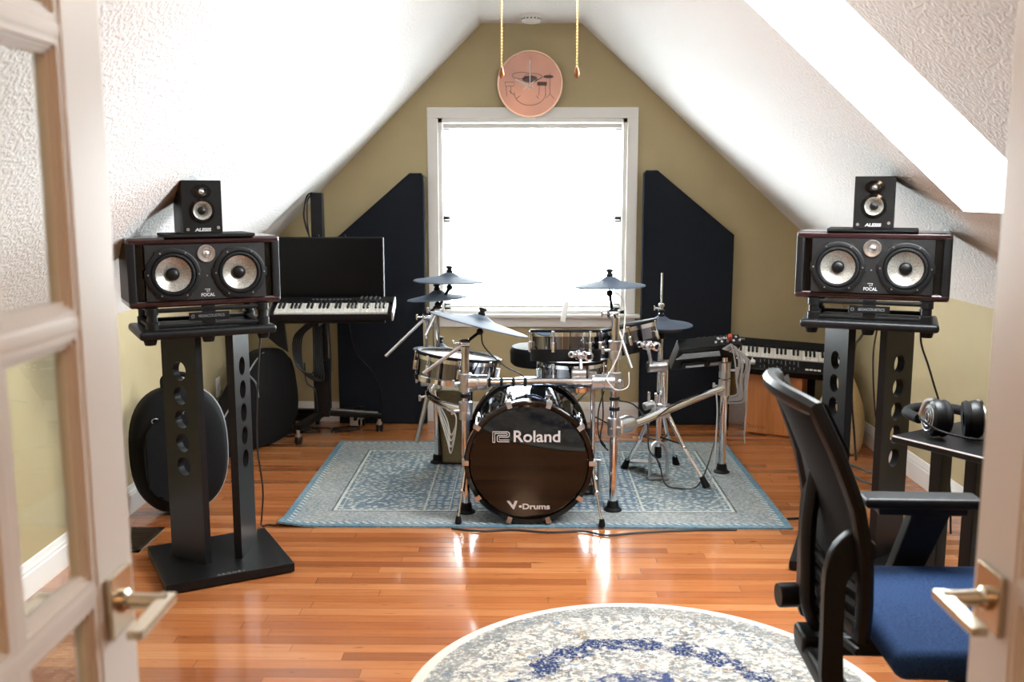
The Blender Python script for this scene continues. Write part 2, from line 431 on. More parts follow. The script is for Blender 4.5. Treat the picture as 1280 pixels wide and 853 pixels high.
# front wall with the double-door opening
DX0, DX1, DZ = -0.62, 0.71, 2.2
b = B(); MF = Matrix(((1, 0, 0, 0), (0, 0, 1, YF - 0.12), (0, 1, 0, 0), (0, 0, 0, 1)))
b.prism([(XL, 0), (DX0, 0), (DX0, zl(DX0)), (XL, KL)], 0.12, MF)
b.prism([(DX1, 0), (XR, 0), (XR, KR), (DX1, zr(DX1))], 0.12, MF)
b.prism([(DX0, DZ), (DX1, DZ), (DX1, zr(DX1)), (RXR, RZ), (RXL, RZ), (DX0, zl(DX0))], 0.12, MF)
b.build('wall_front', M['wall'], kind='structure', smooth=False)
# sloped ceiling with the skylight opening on the right
S0, S1 = 0.50, 1.575            # skylight opening in x
SY0, SY1 = 2.90, 3.56
b = B()
b.poly([(RXL, YF, RZ), (RXR, YF, RZ), (RXR, YB, RZ), (RXL, YB, RZ)], [(0, 1, 2, 3)])
b.poly([(XL, YF, KL), (RXL, YF, RZ), (RXL, YB, RZ), (XL, YB, KL)], [(0, 1, 2, 3)])
xs, ys = [RXR, S0, S1, XR], [YF, SY0, SY1, YB]
for i in range(3):
    for j in range(3):
        if i == 1 and j == 1: continue
        b.poly([(xs[i], ys[j], zr(xs[i])), (xs[i + 1], ys[j], zr(xs[i + 1])), (xs[i + 1], ys[j + 1], zr(xs[i + 1])), (xs[i], ys[j + 1], zr(xs[i]))], [(0, 1, 2, 3)])
ceil = b.build('ceiling', M['ceiling'], kind='structure', smooth=False)
# skylight shaft: walls square to the slope, glazing at the top
sl = Vector((XR - RXR, 0, KR - RZ)).normalized(); nr = Vector((-sl.z, 0, sl.x)); nr = nr if nr.z > 0 else -nr
SD = 0.34
b = B()
c0 = [Vector((S0, SY0, zr(S0))), Vector((S1, SY0, zr(S1))), Vector((S1, SY1, zr(S1))), Vector((S0, SY1, zr(S0)))]
c1 = [p + nr * SD for p in c0]
for i in range(4):
    j = (i + 1) % 4
    b.poly([c0[i], c0[j], c1[j], c1[i]], [(0, 1, 2, 3)])
b.build('trim_1', M['shaft'], kind='structure', smooth=False)
b = B()
for i in range(4):
    j = (i + 1) % 4
    b.tube([c1[i], c1[j]], 0.022, 4)
skyl = b.build('window_2', M['trim'], kind='structure', smooth=False)
b = B(); e = 0.002
b.poly([p + nr * (-e) for p in c1], [(0, 1, 2, 3)])
b.build('window_pane', M['glass'], skyl, smooth=False)

# hall behind the camera
b = B()
b.poly([(-1.5, YF - 0.12, 0), (-1.5, -1.6, 0), (-1.5, -1.6, 2.45), (-1.5, YF - 0.12, 2.45)], [(0, 1, 2, 3)])
b.poly([(1.6, YF - 0.12, 0), (1.6, -1.6, 0), (1.6, -1.6, 2.45), (1.6, YF - 0.12, 2.45)], [(0, 1, 2, 3)])
b.poly([(-1.5, -1.6, 0), (1.6, -1.6, 0), (1.6, -1.6, 2.45), (-1.5, -1.6, 2.45)], [(0, 1, 2, 3)])
b.poly([(-1.5, YF - 0.12, 0), (DX0, YF - 0.12, 0), (DX0, YF - 0.12, 2.45), (-1.5, YF - 0.12, 2.45)], [(0, 1, 2, 3)])
b.poly([(DX1, YF - 0.12, 0), (1.6, YF - 0.12, 0), (1.6, YF - 0.12, 2.45), (DX1, YF - 0.12, 2.45)], [(0, 1, 2, 3)])
b.poly([(DX0, YF - 0.121, DZ), (DX1, YF - 0.121, DZ), (DX1, YF - 0.121, 2.45), (DX0, YF - 0.121, 2.45)], [(0, 1, 2, 3)])
b.build('wall_hall', M['hall'], kind='structure', smooth=False)
b = B(); b.poly([(-1.5, -1.6, 2.45), (1.6, -1.6, 2.45), (1.6, YF - 0.12, 2.45), (-1.5, YF - 0.12, 2.45)], [(0, 1, 2, 3)])
b.build('ceiling_hall', M['hall'], kind='structure', smooth=False)
# door lining
b = B()
for x in (DX0, DX1): b.box((x + (0.0 if x < 0 else 0.0), YF - 0.06, DZ / 2), (0.02, 0.14, DZ))
b.box(((DX0 + DX1) / 2, YF - 0.06, DZ - 0.01), (DX1 - DX0, 0.14, 0.02))
b.build('trim_2', M['trim'], kind='structure', smooth=False)

# baseboards with a stepped moulded profile
BP = [(0, 0), (0.016, 0), (0.016, 0.088), (0.013, 0.094), (0.013, 0.104), (0.009, 0.112), (0.007, 0.128), (0.0, 0.132)]
def baseboard(name, p0, p1, nrm):
    p0, p1, nrm = Vector(p0), Vector(p1), Vector(nrm); n = len(BP)
    vs = [p + nrm * a + Vector((0, 0, h)) for p in (p0, p1) for a, h in BP]
    b = B(); b.poly(vs, [(i, (i + 1) % n, n + (i + 1) % n, n + i) for i in range(n)] + [tuple(range(n)), tuple(range(n, 2 * n))])
    return b.build(name, M['trim'], kind='structure', ang=20)
baseboard('baseboard_back', (XL, YB, 0), (XR, YB, 0), (0, -1, 0))
baseboard('baseboard_left', (XL, YF, 0), (XL, YB, 0), (1, 0, 0))
baseboard('baseboard_right', (XR, YF, 0), (XR, YB, 0), (-1, 0, 0))

# back window: casing, stool, apron, sashes, panes
b = B(); CW = 0.068
b.box(((WX0 + WX1) / 2, YB - 0.010, WZ1 + CW / 2), (WX1 - WX0 + 2 * CW, 0.022, CW), bev=0.004)
for x in (WX0 - CW / 2, WX1 + CW / 2): b.box((x, YB - 0.010, (WZ0 + WZ1) / 2), (CW, 0.022, WZ1 - WZ0), bev=0.004)
win = b.build('window_1', M['trim'], kind='structure')
B().box(((WX0 + WX1) / 2, YB - 0.018, WZ0 - 0.012), (WX1 - WX0 + 0.2, 0.075, 0.024), bev=0.007).build('window_sill', M['trim'], win)
B().box(((WX0 + WX1) / 2, YB - 0.009, WZ0 - 0.055), (WX1 - WX0 + 0.136, 0.018, 0.062), bev=0.004).build('window_apron', M['trim'], win)
b = B()
for x in (WX0 + 0.012, WX1 - 0.012): b.box((x, YB + 0.07, (WZ0 + WZ1) / 2), (0.024, 0.13, WZ1 - WZ0))
b.box(((WX0 + WX1) / 2, YB + 0.07, WZ1 - 0.012), (WX1 - WX0, 0.13, 0.024)); b.box(((WX0 + WX1) / 2, YB + 0.07, WZ0 + 0.010), (WX1 - WX0, 0.13, 0.02))
b.build('window_jamb', M['trim'], win)
ZM = 1.335
for z0, z1, y in ((WZ0 + 0.02, ZM + 0.02, YB + 0.075), (ZM - 0.02, WZ1 - 0.024, YB + 0.11)):
    b = B(); xa, xb = WX0 + 0.024, WX1 - 0.024
    for x in (xa + 0.02, xb - 0.02): b.box((x, y, (z0 + z1) / 2), (0.04, 0.03, z1 - z0))
    for z in (z0 + 0.02, z1 - 0.02): b.box(((xa + xb) / 2, y, z), (xb - xa, 0.03, 0.042))
    s_ = b.build('window_sash', M['trim'], win)
    B().box(((xa + xb) / 2, y, (z0 + z1) / 2), (xb - xa - 0.08, 0.004, z1 - z0 - 0.08)).build('window_pane', M['glass'], s_, smooth=False)
# the mini blind hangs inside the jambs, fully lowered, slats open
bl = thing('window_blind', 'white horizontal mini blind lowered over the bright back window', 'blind', (0.043, YB + 0.03, WZ0))
BW = WX1 - WX0 - 0.06
B().box((0, 0, WZ1 - WZ0 - 0.045), (BW, 0.028, 0.03), bev=0.003).build('head_rail', M['slat'], bl)
b = B(); k = 0; z = WZ1 - WZ0 - 0.075
while z > 0.06:
    b.box((0, 0, z), (BW - 0.01, 0.025, 0.0012), rot=(R(8), 0, 0)); z -= 0.0235
b.build('slats', M['slat'], bl, smooth=False)
B().box((0, 0, 0.045), (BW - 0.005, 0.024, 0.014), bev=0.003).build('bottom_rail', M['slat'], bl)
for x in (-0.40, 0.0, 0.40):
    b = B()
    for y in (-0.0135, 0.0135): b.tube([(x, y, 0.045), (x, y, WZ1 - WZ0 - 0.04)], 0.0011, 5)
    b.build('ladder_cord', M['slat'], bl)
B().cyl((0.50, -0.02, WZ1 - WZ0 - 0.06), (0.50, -0.02, WZ1 - WZ0 - 0.22), 0.003, n=8).build('tilt_wand', M['white'], bl)

# ------------------------------------------------------------------ french doors
def french_door(name, xf, side, y0, y1):
    # xf = face seen by the camera, side = +1 when that face looks to +x
    th = 0.036; H0, H1 = 0.012, 2.17
    xc = xf - side * th / 2
    zb = [0.245, 0.608, 0.971, 1.334, 1.697, 2.06]
    ym = (y0 + y1) / 2; st = 0.112
    b = B()
    for ya, yb in ((y0, y0 + st), (y1 - st, y1)): b.box((xc, (ya + yb) / 2, (H0 + H1) / 2), (th, yb - ya, H1 - H0), bev=0.002)
    b.box((xc, ym, (H0 + zb[0]) / 2), (th, y1 - y0 - 2 * st + 0.002, zb[0] - H0))
    b.box((xc, ym, (H1 + zb[-1]) / 2), (th, y1 - y0 - 2 * st + 0.002, H1 - zb[-1]))
    d = b.build(name, M['paintdoor'], kind='structure')
    # glazing bars and the moulded sticking round each pane
    b = B()
    b.box((xc, ym, (zb[0] + zb[-1]) / 2), (th * 0.86, 0.022, zb[-1] - zb[0] + 0.03), bev=0.004)
    for z in zb[1:-1]: b.box((xc, ym, z), (th * 0.9, y1 - y0 - 2 * st + 0.03, 0.022), bev=0.004)
    b.build('glazing_bar', M['paintdoor'], d)
    b = B()
    for ya, yb in ((y0 + st, ym - 0.009), (ym + 0.009, y1 - st)):
        for i in range(5):
            z0, z1 = zb[i] + (0.009 if i else 0), zb[i + 1] - (0.009 if i < 4 else 0)
            for off, w, dep in ((0, 0.010, 0.030), (0.009, 0.007, 0.020), (0.015, 0.006, 0.012)):
                a0, a1, c0_, c1_ = ya + off, yb - off, z0 + off, z1 - off
                b.box((xc, a0 + w / 2, (c0_ + c1_) / 2), (dep, w, c1_ - c0_)); b.box((xc, a1 - w / 2, (c0_ + c1_) / 2), (dep, w, c1_ - c0_))
                b.box((xc, (a0 + a1) / 2, c0_ + w / 2), (dep, a1 - a0 - 2 * w, w)); b.box((xc, (a0 + a1) / 2, c1_ - w / 2), (dep, a1 - a0 - 2 * w, w))
    b.build('door_moulding', M['paintdoor'], d)
    for ya, yb in ((y0 + st, ym - 0.009), (ym + 0.009, y1 - st)):
        for i in range(5):
            B().box((xc, (ya + yb) / 2, (zb[i] + zb[i + 1]) / 2), (0.004, yb - ya - 0.01, zb[i + 1] - zb[i] - 0.01)).build('door_pane', M['glass'], d, smooth=False)
    # lever handle on both faces
    zh, yh = 0.935, y1 - 0.062
    for s in (side, -side):
        xs_ = xc + s * th / 2
        h = B().box((xs_ + s * 0.005, yh, zh), (0.010, 0.07, 0.088), bev=0.0015).build('door_handle', M['nickel'], d)
        b = B(); b.lathe([(0.017, 0), (0.017, 0.006), (0.012, 0.010), (0.0105, 0.06)], (xs_ + s * 0.01, yh, zh), (s, 0, 0), 20)
        b.box((xs_ + s * 0.070, yh - 0.048, zh + 0.001), (0.022, 0.128, 0.013), bev=0.0025)
        b.build('lever', M['nickel'], h)
    for z in (0.25, 1.1, 1.95):
        B().cyl((xc - side * 0.02, y0 - 0.006, z - 0.045), (xc - side * 0.02, y0 - 0.006, z + 0.045), 0.007, n=10).build('hinge', M['nickel'], d)
    return d
french_door('door_1', -0.572, 1, 0.725, 1.35)
french_door('door_2', 0.66, -1, 0.745, 1.375)

# ------------------------------------------------------------------ small room fittings
sd = thing('smoke_detector', 'white round smoke detector on the flat ceiling above the clock', 'smoke detector', (0.031, 6.02, RZ))
B().lathe([(0, 0), (0.066, 0), (0.066, -0.012), (0.058, -0.016), (0.056, -0.036), (0.048, -0.046), (0, -0.048)]).build('base', M['white'], sd)
b = B()
for i in range(16):
    a = 2 * PI * i / 16; b.box((0.057 * math.cos(a), 0.057 * math.sin(a), -0.026), (0.004, 0.012, 0.008), rot=(0, 0, a))
b.build('vent_ring', M['dimprint'], sd)

ck = thing('wall_clock', 'round copper wall clock with a drum kit drawn on its face', 'clock', (0.026, YB - 0.046, 2.172))
CRr = 0.205
B().lathe([(CRr - 0.009, -0.012), (CRr - 0.002, -0.012), (CRr, 0.0), (CRr, 0.022), (0, 0.022), (0, 0.016), (CRr - 0.011, 0.010), (CRr - 0.009, -0.012)], axis=(0, 1, 0), n=64).build('clock_frame', M['clockrim'], ck)
fc = B().lathe([(0, 0.004), (CRr - 0.009, 0.004), (CRr - 0.009, 0.009), (0, 0.009)], axis=(0, 1, 0), n=64).build('clock_face', M['face'], ck)
MC = Matrix.Translation((0, 0.004, 0)) @ FRONT
def arc(cx, cy, rx, ry, a0=0, a1=360, n=28): return [(cx + rx * math.cos(R(a0 + (a1 - a0) * i / n)), cy + ry * math.sin(R(a0 + (a1 - a0) * i / n))) for i in range(n + 1)]
b = B(); w = 0.0035
for p in (arc(0.0, -0.055, 0.098, 0.075, 175, 365), arc(-0.052, 0.052, 0.06, 0.02), arc(0.02, 0.045, 0.055, 0.02), arc(0.115, 0.045, 0.03, 0.008),
          [(-0.155, 0.012), (-0.10, 0.012), (-0.10, -0.012), (-0.155, -0.012), (-0.155, 0.012)], [(-0.15, -0.012), (-0.145, -0.075)], [(-0.12, -0.012), (-0.12, -0.06)], [(-0.13, -0.04), (-0.095, -0.07)],
          [(0.045, 0.012), (0.105, 0.012), (0.105, -0.008), (0.045, -0.008)], [(0.06, -0.008), (0.055, -0.07)], [(0.095, -0.008), (0.10, -0.07)], [(0.125, 0.065), (0.125, -0.06), (0.10, -0.085)], [(0.125, -0.06), (0.152, -0.09)],
          [(-0.06, -0.07), (-0.085, -0.088)], [(0.04, -0.07), (0.055, -0.09)]): b.stroke(p, w, MC)
b.prism(arc(0.115, 0.045, 0.03, 0.007)[:-1], 0.0006, MC); b.prism(arc(0.0, 0.03, 0.05, 0.022)[:-1], 0.0006, MC); b.prism([(0.045, -0.006), (0.105, -0.006), (0.105, 0.012), (0.045, 0.012)], 0.0006, MC)
b.build('drum_drawing', M['etch'], fc, smooth=False)
M2 = Matrix.Translation((0, 0.001, 0)) @ FRONT
B().stroke([(0.018, -0.022), (-0.09, 0.028)], 0.008, M2, 0.0015).build('hour_hand', M['white'], ck, smooth=False)
B().stroke([(0.0, -0.03), (0.0, 0.145)], 0.006, Matrix.Translation((0, -0.002, 0)) @ FRONT, 0.0015).build('minute_hand', M['white'], ck, smooth=False)
B().stroke([(-0.045, -0.035), (0.05, 0.035)], 0.0025, Matrix.Translation((0, -0.004, 0)) @ FRONT, 0.001).build('second_hand', M['white'], ck, smooth=False)

# ceiling fan above the frame; its two pull chains hang into view
fan = thing('ceiling_fan', 'ceiling fan with light above the frame holding the two pull chains', 'ceiling fan', (0.038, 2.9, RZ))
B().lathe([(0, 0), (0.07, 0), (0.06, -0.03), (0.015, -0.05), (0.015, -0.12), (0.1, -0.14), (0.11, -0.2), (0.06, -0.24), (0.06, -0.27), (0, -0.27)]).build('motor_housing', M['white'], fan)
for i in range(5):
    a = 2 * PI * i / 5 + 0.3
    B().prism([(0.1, -0.03), (0.2, -0.055), (0.5, -0.06), (0.52, 0), (0.5, 0.06), (0.2, 0.055), (0.1, 0.03)], 0.008, Matrix.Translation((0, 0, -0.19)) @ Matrix.Rotation(a, 4, 'Z') @ Matrix.Rotation(R(8), 4, 'X')).build('fan_blade', M['white'], fan, smooth=False)
B().lathe([(0.1, -0.27), (0.12, -0.30), (0.10, -0.35), (0.05, -0.38), (0, -0.385)]).build('light_bowl', M['bulb'], fan)
for x, lab in ((-0.070, 'gold pull chain with wooden drop hanging before the clock'), (0.147, 'gold pull chain with wooden drop hanging right of the clock')):
    zt = 1.828
    pc = thing('pull_chain', lab, 'pull chain', (x, 2.9, zt), 0, 'ceiling fan pull chains')
    b = B(); b.tube([(0, 0, 0.026), (0, 0, RZ - 0.30 - zt)], 0.0022, 8)
    zz = 0.03
    while zz < RZ - 0.31 - zt: b.sph((0, 0, zz), 0.0031, 6); zz += 0.009
    b.build('chain', M['brass'], pc)
    B().lathe([(0, 0), (0.004, 0.0005), (0.0075, 0.006), (0.008, 0.012), (0.006, 0.022), (0.003, 0.030), (0, 0.032)], n=16).build('wooden_drop', M['drop'], pc)
    B().lathe([(0, -0.002), (0.0035, -0.001), (0.0042, 0.003), (0, 0.004)], n=12).build('end_cap', M['black'], pc)

# acoustic panels leaning on the back wall
def acoustic_panel(poly, label, y):
    t = thing('acoustic_panel', label, 'acoustic panel', (poly[0][0], y, 0.0), 0, 'acoustic panels beside the window')
    P = [(x - poly[0][0], z) for x, z in poly]
    Mx = Matrix(((1, 0, 0, 0), (0, 0, 1, 0), (0, 1, 0, 0), (0, 0, 0, 1)))
    B().prism(P, 0.052, Mx, bev=0.012, seg=3).build('fabric_face', M['panel'], t)
    cx = sum(p[0] for p in P) / len(P); cz = sum(p[1] for p in P) / len(P)
    Q = [(cx + (x - cx) * 0.97, cz + (z - cz) * 0.985) for x, z in P]
    B().prism(Q, 0.012, Matrix.Translation((0, 0.05, 0)) @ Mx).build('back_frame', M['black'], t, smooth=False)
    return t
acoustic_panel([(-1.218, 0.002), (-0.642, 0.002), (-0.642, 1.60), (-0.66, 1.622), (-0.735, 1.622), (-1.218, 1.205)], 'tall slanted charcoal acoustic panel left of the window', YB - 0.085)
acoustic_panel([(0.742, 0.002), (1.325, 0.002), (1.325, 1.235), (0.83, 1.64), (0.76, 1.64), (0.742, 1.62)], 'tall slanted charcoal acoustic panel right of the window', YB - 0.085)

# wall outlet, floor vent, power strip
ow = thing('wall_outlet', 'white outlet plate on left knee wall behind the speaker stand', 'outlet', (XL, 5.80, 0.33))
B().box((0.004, 0, 0), (0.007, 0.075, 0.118), bev=0.002).build('cover_plate', M['white'], ow)
b = B()
for z in (-0.028, 0.028): b.box((0.008, 0, z), (0.003, 0.034, 0.03), bev=0.001)
b.build('socket', M['white'], ow)
fv = thing('floor_vent', 'dark bronze floor register beside the left speaker stand', 'vent', (-1.70, 4.06, 0.0))
b = B()
for x in (-0.065, 0.065): b.box((x, 0, 0.003), (0.02, 0.30, 0.006), bev=0.001)
for y in (-0.14, 0.14): b.box((0, y, 0.003), (0.15, 0.02, 0.006), bev=0.001)
b.build('frame', M['vent'], fv)
b = B()
for i in range(15): b.box((0, -0.126 + i * 0.018, 0.003), (0.12, 0.007, 0.004))
b.build('louvre', M['vent'], fv)
ps = thing('power_strip', 'black power strip on floor by the back left baseboard', 'power strip', (-1.44, 6.23, 0.0))
B().box((0, 0, 0.05), (0.20, 0.05, 0.055), bev=0.006).build('housing', M['black'], ps)
b = B()
for i in range(4): b.box((-0.07 + i * 0.045, -0.0255, 0.05), (0.022, 0.003, 0.03))
for x in (-0.08, 0.08): b.box((x, 0, 0.012), (0.02, 0.04, 0.024))
b.build('socket', M['rubber'], ps)
pa = thing('plug_adapter', 'small white wall plug adapter low before left acoustic panel', 'plug', (-1.10, 6.19, 0.0))
B().box((0, 0, 0.045), (0.075, 0.05, 0.085), bev=0.006).build('housing', M['white'], pa)
B().cyl((0.0, -0.024, 0.05), (0.0, -0.05, 0.05), 0.014, 0.008, 12).build('plug', M['black'], pa)

# ------------------------------------------------------------------ rugs
def rect_rug():
    hx, hy = 1.165, 0.765; nx, ny = 40, 26
    b = B(); top = {}
    for i in range(nx + 1):
        for j in range(ny + 1):
            x = -hx + 2 * hx * i / nx; y = -hy + 2 * hy * j / ny
            curl = 0.02 * max(0, (-x - hx + 0.14) / 0.14) * max(0, (-y - hy + 0.12) / 0.12)
            top[i, j] = b.bm.verts.new((x, y, 0.009 + curl))
    for i in range(nx):
        for j in range(ny): b.bm.faces.new([top[i, j], top[i + 1, j], top[i + 1, j + 1], top[i, j + 1]])
    r = bmesh.ops.extrude_face_region(b.bm, geom=list(b.bm.faces))
    for v in r['geom']:
        if isinstance(v, bmesh.types.BMVert): v.co.z -= 0.0085
    return b
rr = rect_rug().build('area_rug', M['rug']); rr.location = (0.042, 4.995, 0.0)
tag(rr, 'rectangular distressed blue and grey oriental rug under the drum kit', 'rug')
ro = B().lathe([(0, 0.011), (0.5, 0.011), (0.725, 0.011), (0.735, 0.006), (0.735, 0.001), (0, 0.001)], n=96).build('round_rug', M['roundrug']); ro.location = (0.37, 2.675, 0)
tag(ro, 'round cream rug with navy medallion ring in the foreground', 'rug')

# ------------------------------------------------------------------ speaker stands, isolators, monitors
def ring2(cx, cy, r, n=24): return [(cx + r * math.cos(2 * PI * i / n), cy + r * math.sin(2 * PI * i / n)) for i in range(n)]
def plate_prism(b, holes, w, th, h, Mx):
    b.holed([(-w / 2, 0), (w / 2, 0), (w / 2, h), (-w / 2, h)], [ring2(0, z, 0.038) for z in sorted(holes)], th, Mx @ Matrix.Translation((0, th / 2, 0)) @ FRONT)
PLZ = 0.977       # underside of the stand's top plate
def speaker_stand(loc, rotz, label, PLZ=PLZ, px=0.0):
    t = thing('speaker_stand', label, 'speaker stand', loc, rotz, 'speaker stands')
    B().box((0, 0, 0.024), (0.49, 0.47, 0.036), bev=0.003).build('base_plate', M['powder'], t)
    b = B()
    for x in (-0.2, 0.2):
        for y in (-0.19, 0.19): b.cyl((x, y, 0.0), (x, y, 0.008), 0.018, n=14)
    b.build('foot', M['rubber'], t)
    for s in (-1, 1):
        b = B()
        Mx = Matrix.Translation((s * 0.108, 0.0, 0.042)) @ Matrix.Rotation(s * R(60), 4, 'Z')
        plate_prism(b, [PLZ - 0.042 - 0.148 - 0.0955 * i for i in range(5)], 0.20, 0.030, PLZ - 0.042, Mx)
        b.build('pillar', M['powder'], t, smooth=False)
    B().box((px, 0, PLZ + 0.016), (0.505, 0.33, 0.032), bev=0.012, seg=3).build('top_plate', M['powder'], t)
    for x in (-0.21 + px, px, 0.21 + px): B().cyl((x, -0.12, PLZ), (x, -0.12, PLZ - 0.022), 0.026, 0.02, 16).build('pad', M['rubber'], t)
    text_part('lettering', 'ARGOSY', 0.022, Matrix.Translation((0, -0.222, 0.0425)), M['dimprint'], t, 0.0002, 0.0003, space=1.4)
    return t
def isolator(loc, rotz, label):
    t = thing('isolation_stand', label, 'isolation stand', loc, rotz, 'speaker isolation stands')
    for z, nm in ((0.010, 'lower_frame'), (0.070, 'upper_frame')):
        b = B()
        for y in (-0.115, 0.115): b.box((0, y, z), (0.44, 0.026, 0.016), bev=0.005)
        for x in (-0.205, 0.205): b.box((x, 0, z), (0.03, 0.25, 0.016), bev=0.005)
        b.build(nm, M['black'], t)
    for x in (-0.205, 0.205):
        for y in (-0.115, 0.115):
            c = B().lathe([(0, 0.0), (0.024, 0.0), (0.024, 0.026), (0.019, 0.029), (0.019, 0.053), (0.024, 0.056), (0.024, 0.081), (0, 0.081)], (x, y, 0.0), n=18).build('column', M['black'], t)
    B().box((0, -0.128, 0.044), (0.15, 0.006, 0.03), bev=0.002).build('name_bar', M['black'], t)
    B().box((0, -0.118, 0.044), (0.05, 0.02, 0.078), bev=0.004).build('centre_post', M['black'], t)
    text_part('lettering', 'ISOACOUSTICS', 0.014, Matrix.Translation((0.008, -0.1313, 0.044)) @ FRONT, M['dimprint'], t, 0.0001, 0.0003)
    b = B(); b.stroke(arc(-0.061, 0.044, 0.005, 0.006)[:-1], 0.0014, Matrix.Translation((0, -0.1313, 0)) @ FRONT, 0.0004, True); b.build('emblem', M['dimprint'], t, smooth=False)
    return t
SW, SH, SDp = 0.562, 0.260, 0.25
def big_monitor(loc, rotz, label):
    t = thing('studio_monitor', label, 'studio monitor', loc, rotz, 'wide studio monitors')
    # wraparound cabinet: burgundy lacquer top and bottom, black sides
    B().box((0, 0.008, SH - 0.014), (SW, SDp, 0.028), bev=0.010, seg=3).build('top_panel', M['burgundy'], t)
    B().box((0, 0.008, 0.014), (SW, SDp, 0.028), bev=0.010, seg=3).build('bottom_panel', M['burgundy'], t)
    for s in (-1, 1): B().box((s * (SW / 2 - 0.016), 0.008, SH / 2), (0.032, SDp, SH - 0.03), bev=0.008, seg=3).build('side_panel', M['blacksatin'], t)
    B().box((0, 0.035, SH / 2), (SW - 0.06, SDp - 0.058, SH - 0.05)).build('cabinet_core', M['black'], t)
    yf = -SDp / 2 + 0.008
    B().holed([(-SW / 2 + 0.061, 0.026), (SW / 2 - 0.061, 0.026), (SW / 2 - 0.061, SH - 0.026), (-SW / 2 + 0.061, SH - 0.026)], [ring2(s * 0.122, SH / 2 - 0.006, 0.0785, 36) for s in (-1, 1)] + [ring2(0, SH - 0.062, 0.0185, 20)], 0.018, Matrix.Translation((0, yf + 0.009, 0)) @ FRONT).build('front_baffle', M['baffle'], t, smooth=False)
    for s in (-1, 1): B().box((s * (SW / 2 - 0.046), yf + 0.022, SH / 2), (0.026, 0.012, SH - 0.058)).build('side_port', M['gloss'], t)
    yb_ = yf - 0.009
    for s in (-1, 1):
        o = (s * 0.122, yb_, SH / 2 - 0.006)
        w_ = B().lathe([(0.098, 0.0), (0.098, 0.006), (0.094, 0.009), (0.083, 0.009), (0.080, 0.005), (0.080, 0.0)], o, (0, -1, 0), 40).build('woofer', M['blacksatin'], t)
        for i in range(6):
            a = 2 * PI * i / 6 + R(0)
            B().box((o[0] + 0.096 * math.cos(a), o[1] - 0.003, o[2] + 0.096 * math.sin(a)), (0.014, 0.006, 0.034), rot=(0, -a, 0), bev=0.002).build('basket_lug', M['blacksatin'], w_)
            B().cyl((o[0] + 0.091 * math.cos(a), o[1] - 0.008, o[2] + 0.091 * math.sin(a)), (o[0] + 0.091 * math.cos(a), o[1] - 0.0115, o[2] + 0.091 * math.sin(a)), 0.0032, n=10).build('screw', M['steel'], w_)
        B().lathe([(0.081, 0.003), (0.078, 0.009), (0.071, 0.011), (0.066, 0.007), (0.064, 0.002)], o, (0, -1, 0), 40).build('surround', M['rubber'], w_)
        B().lathe([(0.066, 0.004), (0.052, -0.004), (0.030, -0.013), (0.0, -0.015)], o, (0, -1, 0), 40).build('cone', M['cone'], w_)
        B().lathe([(0.024, -0.014), (0.0235, -0.006), (0.019, 0.0), (0.011, 0.004), (0, 0.005)], o, (0, -1, 0), 28).build('dust_cap', M['black'], w_)
    o = (0, yb_, SH - 0.062)
    tw = B().lathe([(0.033, 0), (0.033, 0.005), (0.031, 0.007), (0.021, 0.006), (0.019, 0.003)], o, (0, -1, 0), 32).build('tweeter', M['alu'], t)
    B().lathe([(0.020, 0.004), (0.015, -0.002), (0.013, 0.001), (0.007, 0.004), (0, 0.005)], o, (0, -1, 0), 24).build('dome', M['steel'], tw)
    B().cyl((0, yb_, 0.115), (0, yb_ - 0.002, 0.115), 0.003, n=10).build('indicator', M['dimprint'], t)
    text_part('lettering', 'FOCAL', 0.017, Matrix.Translation((0, yb_ - 0.0005, 0.042)) @ FRONT, M['silver'], t, 0.0004, 0.0004, sx=0.95)
    b = B(); Ml = Matrix.Translation((0, yb_ - 0.0005, 0.058)) @ FRONT
    b.stroke([(-0.011, 0.006), (0.009, 0.006)], 0.002, Ml, 0.0005); b.stroke(arc(0.0, 0.001, 0.007, 0.005, -60, 120), 0.0016, Ml, 0.0005); b.stroke([(-0.006, 0.0), (0.002, 0.0), (-0.004, -0.006)], 0.0016, Ml, 0.0005)
    b.build('emblem', M['silver'], t, smooth=False)
    return t
